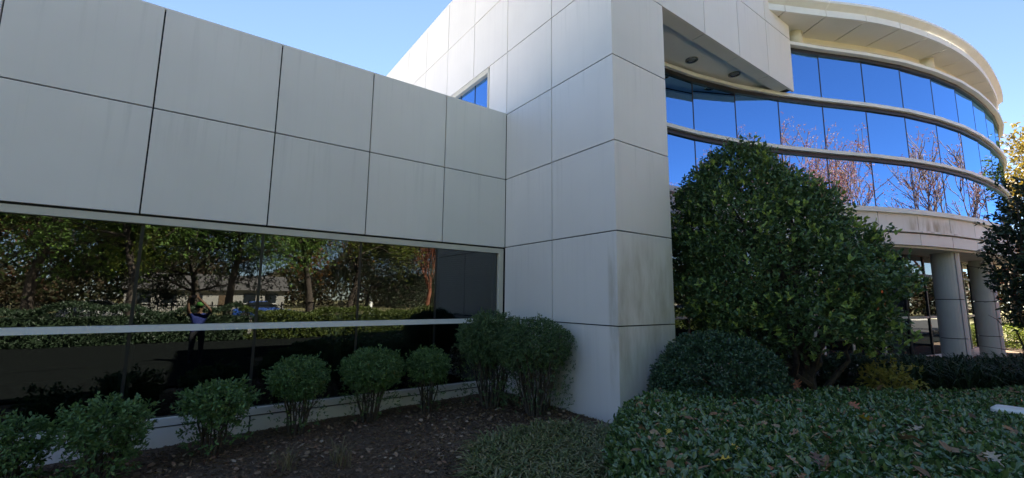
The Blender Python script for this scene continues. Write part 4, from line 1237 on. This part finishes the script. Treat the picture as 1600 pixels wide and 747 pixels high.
fence = thing('picket_fence', (0, -33, -0.6), 'black metal picket fence across the lawn, mirrored in the ribbon window', 'fence')
for z in (-0.25, 0.9):
    MB().box(-40, 40, -33.03, -32.97, z - 0.03, z + 0.03).build('rail', 'black_frame', fence)
for k in range(33):
    x = -40 + 2.5 * k
    MB().box(x - 0.05, x + 0.05, -33.05, -32.95, -0.7, 1.2).build('post', 'black_frame', fence)
pk = MB()
for k in range(640):
    x = -40 + 0.125 * k
    pk.box(x - 0.012, x + 0.012, -33.012, -32.988, -0.5, 1.05)
tag(pk.build('pickets', 'black_frame', fence), kind='stuff')
mp_ = thing('marker_post', (3.4, -20.2, -0.6), 'white marker post mirrored in the fourth window pane', 'post')
MB().tube([(3.4, -20.2, -0.7), (3.4, -20.2, 1.25)], 0.10, 14).build('shaft', 'white_trim', mp_, True)
MB().tube([(3.4, -20.2, 1.251), (3.4, -20.2, 1.30), (3.4, -20.2, 1.34)], [0.11, 0.10, 0.03], 14).build('cap', 'white_trim', mp_, True)

# unseen concrete added to bounce sun onto the walls, and the car park
tag(MB().box(20, 70, -40, -15.95, -0.9, -0.50).build('parking_lot', 'asphalt'), 'dark asphalt car park right of the lawn', 'parking lot', kind='structure')
tag(MB().box(-60, 19.9, -32.5, -19.75, -0.9, -0.50).build('bounce_slab', 'concrete'), 'pale concrete slab added out of view to bounce sun onto the walls', 'pavement', kind='structure')

# ------------------------------------------------------------------ furniture behind the ribbon window
def office_chair(x, y, turn, label):
    root = thing('office_chair', (x, y, -0.40), label, 'chair', 'office chairs behind the ribbon window')
    ca, sa = math.cos(turn), math.sin(turn)
    def rot(q):
        return (x + q[0] * ca - q[1] * sa, y + q[0] * sa + q[1] * ca, q[2] - 0.40)
    def part(name, mat, rings, smooth=True):
        MB().loft([[rot(v) for v in r] for r in rings]).build(name, mat, root, smooth)
    def rrect(hx, hy, r, z, cy=0.0):
        return [(a, b + cy, z) for a, b, _ in rr_ring(0, 0, hx, hy, r, 0, 3)]
    part('seat', 'dark_fabric', [rrect(0.24, 0.23, 0.08, 0.46), rrect(0.28, 0.27, 0.09, 0.49), rrect(0.28, 0.27, 0.09, 0.55), rrect(0.24, 0.23, 0.09, 0.58)])
    part('backrest', 'dark_fabric', [[(a, 0.27 + b * 0.3 + 0.06 * k, 0.62 + 0.11 * k) for a, b, _ in rr_ring(0, 0, w, 0.13, 0.06, 0, 3)] for k, w in enumerate((0.20, 0.27, 0.29, 0.28, 0.24))])
    MB().tube([rot((0, 0, 0.46)), rot((0, 0, 0.10))], 0.035, 10).build('pedestal', 'chrome', root)
    MB().tube([rot((0, 0.15, 0.5)), rot((0, 0.34, 0.52)), rot((0, 0.35, 0.75))], 0.025, 8).build('back_post', 'black_frame', root)
    for k in range(5):
        a = 2 * math.pi * k / 5
        MB().tube([rot((0, 0, 0.12)), rot((0.3 * math.cos(a), 0.3 * math.sin(a), 0.08))], [0.03, 0.02], 6).build('base_leg', 'black_frame', root)
        MB().tube([rot((0.3 * math.cos(a), 0.3 * math.sin(a), 0.035)), rot((0.3 * math.cos(a) + 0.03, 0.3 * math.sin(a), 0.035))], 0.034, 10).build('caster', 'black_frame', root)
    for sx in (-1, 1):
        MB().tube([rot((sx * 0.29, 0.12, 0.5)), rot((sx * 0.33, 0.1, 0.72)), rot((sx * 0.33, -0.14, 0.73))], 0.022, 6).build('armrest', 'black_frame', root)
office_chair(-5.85, 1.15, 2.7, 'black office chair seen faintly through the second lower window pane')
office_chair(-3.95, 1.2, 3.4, 'black office chair seen faintly beside the interior column')
dk = thing('desk', (-4.9, 1.9, -0.40), 'dark desk behind the office chairs', 'desk')
MB().box(-6.4, -3.4, 1.7, 2.5, 0.40, 0.45).build('desk_top', 'desk_wood', dk)
for x in (-6.3, -3.55):
    MB().box(x, x + 0.06, 1.75, 2.45, -0.40, 0.399).build('desk_side', 'desk_wood', dk)

# ------------------------------------------------------------------ cars beyond the fence
plain('car_white', (0.75, 0.75, 0.75), 0.25); plain('car_blue', (0.03, 0.09, 0.35), 0.25); plain('car_red', (0.4, 0.03, 0.02), 0.25)
plain('car_glass', (0.02, 0.025, 0.03), 0.05); plain('tyre', (0.02, 0.02, 0.02), 0.8); plain('lamp_clear', (0.7, 0.7, 0.72), 0.1)
def car(x, y, turn, paint, label):
    z0 = -0.50
    root = thing('parked_car', (x, y, z0), label, 'car', 'cars parked beyond the fence')
    ca, sa = math.cos(turn), math.sin(turn)
    rot = lambda q: (x + q[0] * ca - q[1] * sa, y + q[0] * sa + q[1] * ca, z0 + q[2])
    prof = [(-2.6, 0.45, 0.75, .80), (-2.5, 0.32, 0.95, .93), (-1.9, 0.28, 1.08, 1.0), (-0.6, 0.26, 1.10, 1.02), (0.9, 0.26, 1.08, 1.02), (1.3, 0.28, 1.02, 1.0), (2.3, 0.30, 0.85, .93), (2.65, 0.42, 0.70, .78)]
    MB().loft([[rot(v) for v in ((px, -w, zb + .15), (px, -w * .9, zb), (px, w * .9, zb), (px, w, zb + .15), (px, w * 1.0, (zb + zt) / 2 + .1), (px, w * .92, zt), (px, -w * .92, zt), (px, -w * 1.0, (zb + zt) / 2 + .1))] for px, zb, zt, w in prof]).build('body', paint, root)
    cab = [(-2.0, 1.07, .82), (-1.3, 1.58, .68), (0.1, 1.66, .68), (1.25, 1.05, .82)]
    MB().loft([[rot(v) for v in ((px, -.86, 1.04), (px, .86, 1.04), (px, w, zt), (px, -w, zt))] for px, zt, w in cab]).build('window_band', 'car_glass', root)
    MB().loft([[rot(v) for v in ((px, -w, zz), (px, w, zz), (px, w - .03, zz + .05), (px, -w + .03, zz + .05))] for px, zz, w in ((-1.4, 1.55, .69), (-0.6, 1.63, .70), (0.15, 1.64, .69))]).build('roof', paint, root)
    for wx in (-1.6, 1.65):
        for sy in (-1, 1):
            tw = MB().tube([rot((wx, sy * 0.80, 0.38)), rot((wx, sy * 1.03, 0.38))], 0.38, 18).build('wheel', 'tyre', root)
            MB().tube([rot((wx, sy * 1.031, 0.38)), rot((wx, sy * 1.05, 0.38))], 0.24, 12).build('rim', 'chrome', tw)
    for sy in (-1, 1):
        MB().tube([rot((2.45, sy * .62, .68)), rot((2.62, sy * .6, .66))], 0.12, 10).build('headlight', 'lamp_clear', root)
car(-12.0, -39.3, 0.0, 'car_white', 'white car on the road mirrored at the left of the ribbon window')
car(-0.6, -39.3, 0.0, 'car_blue', 'blue car on the road mirrored in the third window pane')
car(26.0, -30.0, 1.3, 'car_white', 'white car in the asphalt car park right of the lawn')
car(30.5, -31.0, 1.3, 'car_blue', 'blue car in the asphalt car park right of the lawn')

# ------------------------------------------------------------------ house past the road
plain('house_paint', (0.34, 0.33, 0.31), 0.7, var=0.05); plain('shingle', (0.09, 0.085, 0.085), 0.9, var=0.2, scale=4)
hs = thing('house', (-4.0, -76, -0.6), 'long low grey house with a dark gable roof past the road', 'house')
MB().box(-14, 6, -80, -72, -0.7, 2.6).build('wall', 'house_paint', hs)
MB().add([(-14.5, -71.4, 2.5), (6.5, -71.4, 2.5), (6.5, -76, 5.0), (-14.5, -76, 5.0), (-14.5, -80.6, 2.5), (6.5, -80.6, 2.5)], [(0, 1, 2, 3), (3, 2, 5, 4), (0, 3, 4), (1, 5, 2), (0, 4, 5, 1)]).build('roof', 'shingle', hs)
for x in (-12, -9, -6, 1, 4):
    w_ = MB().box(x - 0.8, x + 0.8, -72.0, -71.9, 0.6, 2.0).build('window', 'car_glass', hs)
    MB().box(x - 0.9, x + 0.9, -72.0, -71.85, 0.45, 0.58).build('sill', 'white_trim', w_)
dr = MB().box(-3.1, -1.9, -72.0, -71.9, -0.6, 1.8).build('door', 'desk_wood', hs)
MB().box(-2.1, -2.0, -71.9, -71.82, 0.4, 0.5).build('handle', 'chrome', dr)

# ------------------------------------------------------------------ the photographer, seen only mirrored in the window
plain('skin', (0.20, 0.12, 0.08), 0.5); plain('shirt_blue', (0.012, 0.026, 0.15), 0.8, var=0.1, scale=20); plain('trousers', (0.03, 0.03, 0.035), 0.8)
plain('cap_green', (0.03, 0.14, 0.015), 0.7); plain('hair', (0.03, 0.02, 0.015), 0.8); plain('phone_black', (0.01, 0.01, 0.012), 0.2); plain('shoe', (0.02, 0.02, 0.02), 0.6)
def person():
    back = Vector((-math.sin(yaw), -math.cos(yaw), 0))
    base = Vector((CAM.x + 0.16, CAM.y - 0.50, 0))
    base.z = float(S * (ground_z(base.x / S, base.y / S) + Z0))
    root = bpy.data.objects.new('person', None); col.objects.link(root)
    root.location = base; root.rotation_euler = (0, 0, 0)
    tag(root, 'person in a blue shirt and green cap holding up a phone, mirrored in the window', 'person')
    hz = CAM.z - base.z
    V, E, Rr = [], [], []
    def v(p, r):
        V.append(p); Rr.append(r); return len(V) - 1
    def chain(st, pts):
        for p, r in pts:
            k = v(p, r); E.append((st, k)); st = k
        return st
    pel = v((0, 0, 0.96), 0.15)
    chest = chain(pel, [((0, 0, 1.15), 0.135), ((0, 0, 1.33), 0.15)])
    neck = chain(chest, [((0, 0.0, 1.46), 0.075), ((0, 0.02, 1.53), 0.058)])
    head = chain(neck, [((0, 0.03, 1.60), 0.085), ((0, 0.03, 1.68), 0.092), ((0, 0.02, 1.735), 0.06)])
    for sx in (-1, 1):
        w = chain(chest, [((sx * 0.18, 0, 1.41), 0.068), ((sx * 0.25, 0.14, 1.50), 0.05), ((sx * 0.26, 0.24, 1.58), 0.042), ((sx * 0.17 - 0.12, 0.34, hz - 0.16), 0.034), ((sx * 0.115 - 0.16, 0.41, hz - 0.06), 0.026), ((sx * 0.10 - 0.16, 0.425, hz - 0.02), 0.028)])
        for k in range(4):
            zz = hz - 0.035 + 0.022 * k
            chain(w, [((sx * 0.088 - 0.16, 0.455, zz), 0.010), ((sx * 0.075 - 0.16, 0.485 - 0.003 * abs(k - 1.5), zz), 0.009), ((sx * 0.055 - 0.16, 0.488, zz), 0.008)])
        chain(w, [((sx * 0.085 - 0.16, 0.415, hz - 0.05), 0.011), ((sx * 0.06 - 0.16, 0.43, hz - 0.045), 0.010), ((sx * 0.04 - 0.16, 0.438, hz - 0.03), 0.009)])
        chain(pel, [((sx * 0.10, 0, 0.88), 0.11), ((sx * 0.11, 0.02, 0.52), 0.07), ((sx * 0.115, -0.01, 0.30), 0.06), ((sx * 0.12, -0.02, 0.09), 0.042), ((sx * 0.12, 0.03, 0.05), 0.045), ((sx * 0.13, 0.15, 0.035), 0.035)])
    me = bpy.data.meshes.new('body_skeleton'); me.from_pydata(V, E, [])
    ob = bpy.data.objects.new('body_skeleton', me); col.objects.link(ob)
    sk = ob.modifiers.new('skin', 'SKIN'); sk.use_smooth_shade = True
    lay = me.skin_vertices[0] if me.skin_vertices else None
    if lay is None:
        bpy.context.view_layer.objects.active = ob
    for i, d_ in enumerate(me.skin_vertices[0].data):
        d_.radius = (Rr[i], Rr[i] * (0.75 if i < 3 else 1.0)); d_.use_root = (i == 0)
    sb = ob.modifiers.new('sub', 'SUBSURF'); sb.levels = 1; sb.render_levels = 1
    dg = bpy.context.evaluated_depsgraph_get()
    bm_ = bpy.data.meshes.new_from_object(ob.evaluated_get(dg))
    bpy.data.objects.remove(ob)
    bm_.materials.clear()
    for mname in ('skin', 'shirt_blue', 'trousers', 'shoe'):
        bm_.materials.append(MAT[mname])
    for f in bm_.polygons:
        c = f.center
        if c.z < 0.085: k = 3
        elif c.z < 0.95: k = 2
        elif c.z < 1.47 and not (c.y > 0.16 and abs(c.x) > 0.1): k = 1
        else: k = 0
        f.material_index = k; f.use_smooth = True
    o = bpy.data.objects.new('body', bm_); col.objects.link(o); o.parent = root
    def pm(name, mat, rings, par=root, cap=True):
        mb = MB().loft(rings, cap)
        me = raw_mesh(name, np.array(mb.v), [i for q in mb.f for i in q], [len(q) for q in mb.f], mat, True)
        return link(name, me, par)
    el = lambda rx, ry, z, cy=0.03: [(rx * math.cos(2 * math.pi * k / 16), cy + ry * math.sin(2 * math.pi * k / 16), z) for k in range(16)]
    cp = pm('cap', 'cap_green', [el(0.098, 0.11, 1.70), el(0.10, 0.112, 1.73), el(0.085, 0.095, 1.785), el(0.04, 0.05, 1.81)])
    pm('brim', 'cap_green', [[(0.08 * math.cos(a), 0.12 + r * math.sin(a), z) for a in np.linspace(0, math.pi, 9)] for r, z in ((0.10, 1.70), (0.10, 1.708))], cp)
    pm('hair', 'hair', [el(0.093, 0.098, 1.62, 0.005), el(0.098, 0.105, 1.66, 0.012), el(0.097, 0.108, 1.699, 0.02)])
    pm('nose', 'skin', [el(0.018, 0.016, 1.60, 0.125), el(0.016, 0.018, 1.615, 0.125), el(0.008, 0.008, 1.65, 0.115)])
    for sx in (-1, 1):
        pm('ear', 'skin', [[(sx * 0.09 + 0.012 * math.cos(a), 0.025 + 0.02 * math.sin(a), z) for a in np.linspace(0, 2 * math.pi, 8, endpoint=False)] for z in (1.60, 1.63, 1.66)])
        pm('eye', 'hair', [[(sx * 0.034 + 0.012 * math.cos(a), 0.118, 1.648 + 0.008 * math.sin(a)) for a in np.linspace(0, 2 * math.pi, 8, endpoint=False)], [(sx * 0.034 + 0.006 * math.cos(a), 0.123, 1.648 + 0.004 * math.sin(a)) for a in np.linspace(0, 2 * math.pi, 8, endpoint=False)]])
    ph = bpy.data.objects.new('phone', None); col.objects.link(ph)
    ph.location = base + Vector((-0.16, 0.455, hz)); ph.rotation_euler = (0, 0, -yaw)
    tag(ph, 'black phone held sideways above the green cap, mirrored in the window', 'phone')
    def bx(name, mat, x, y0, y1, z):
        mb = MB().box(-x, x, y0, y1, -z, z)
        link(name, raw_mesh(name, np.array(mb.v), [i for q in mb.f for i in q], [len(q) for q in mb.f], mat), ph)
    bx('phone_case', 'phone_black', 0.078, -0.004, 0.004, 0.037)
    bx('phone_screen', 'car_glass', 0.074, -0.0055, -0.0045, 0.034)
person()
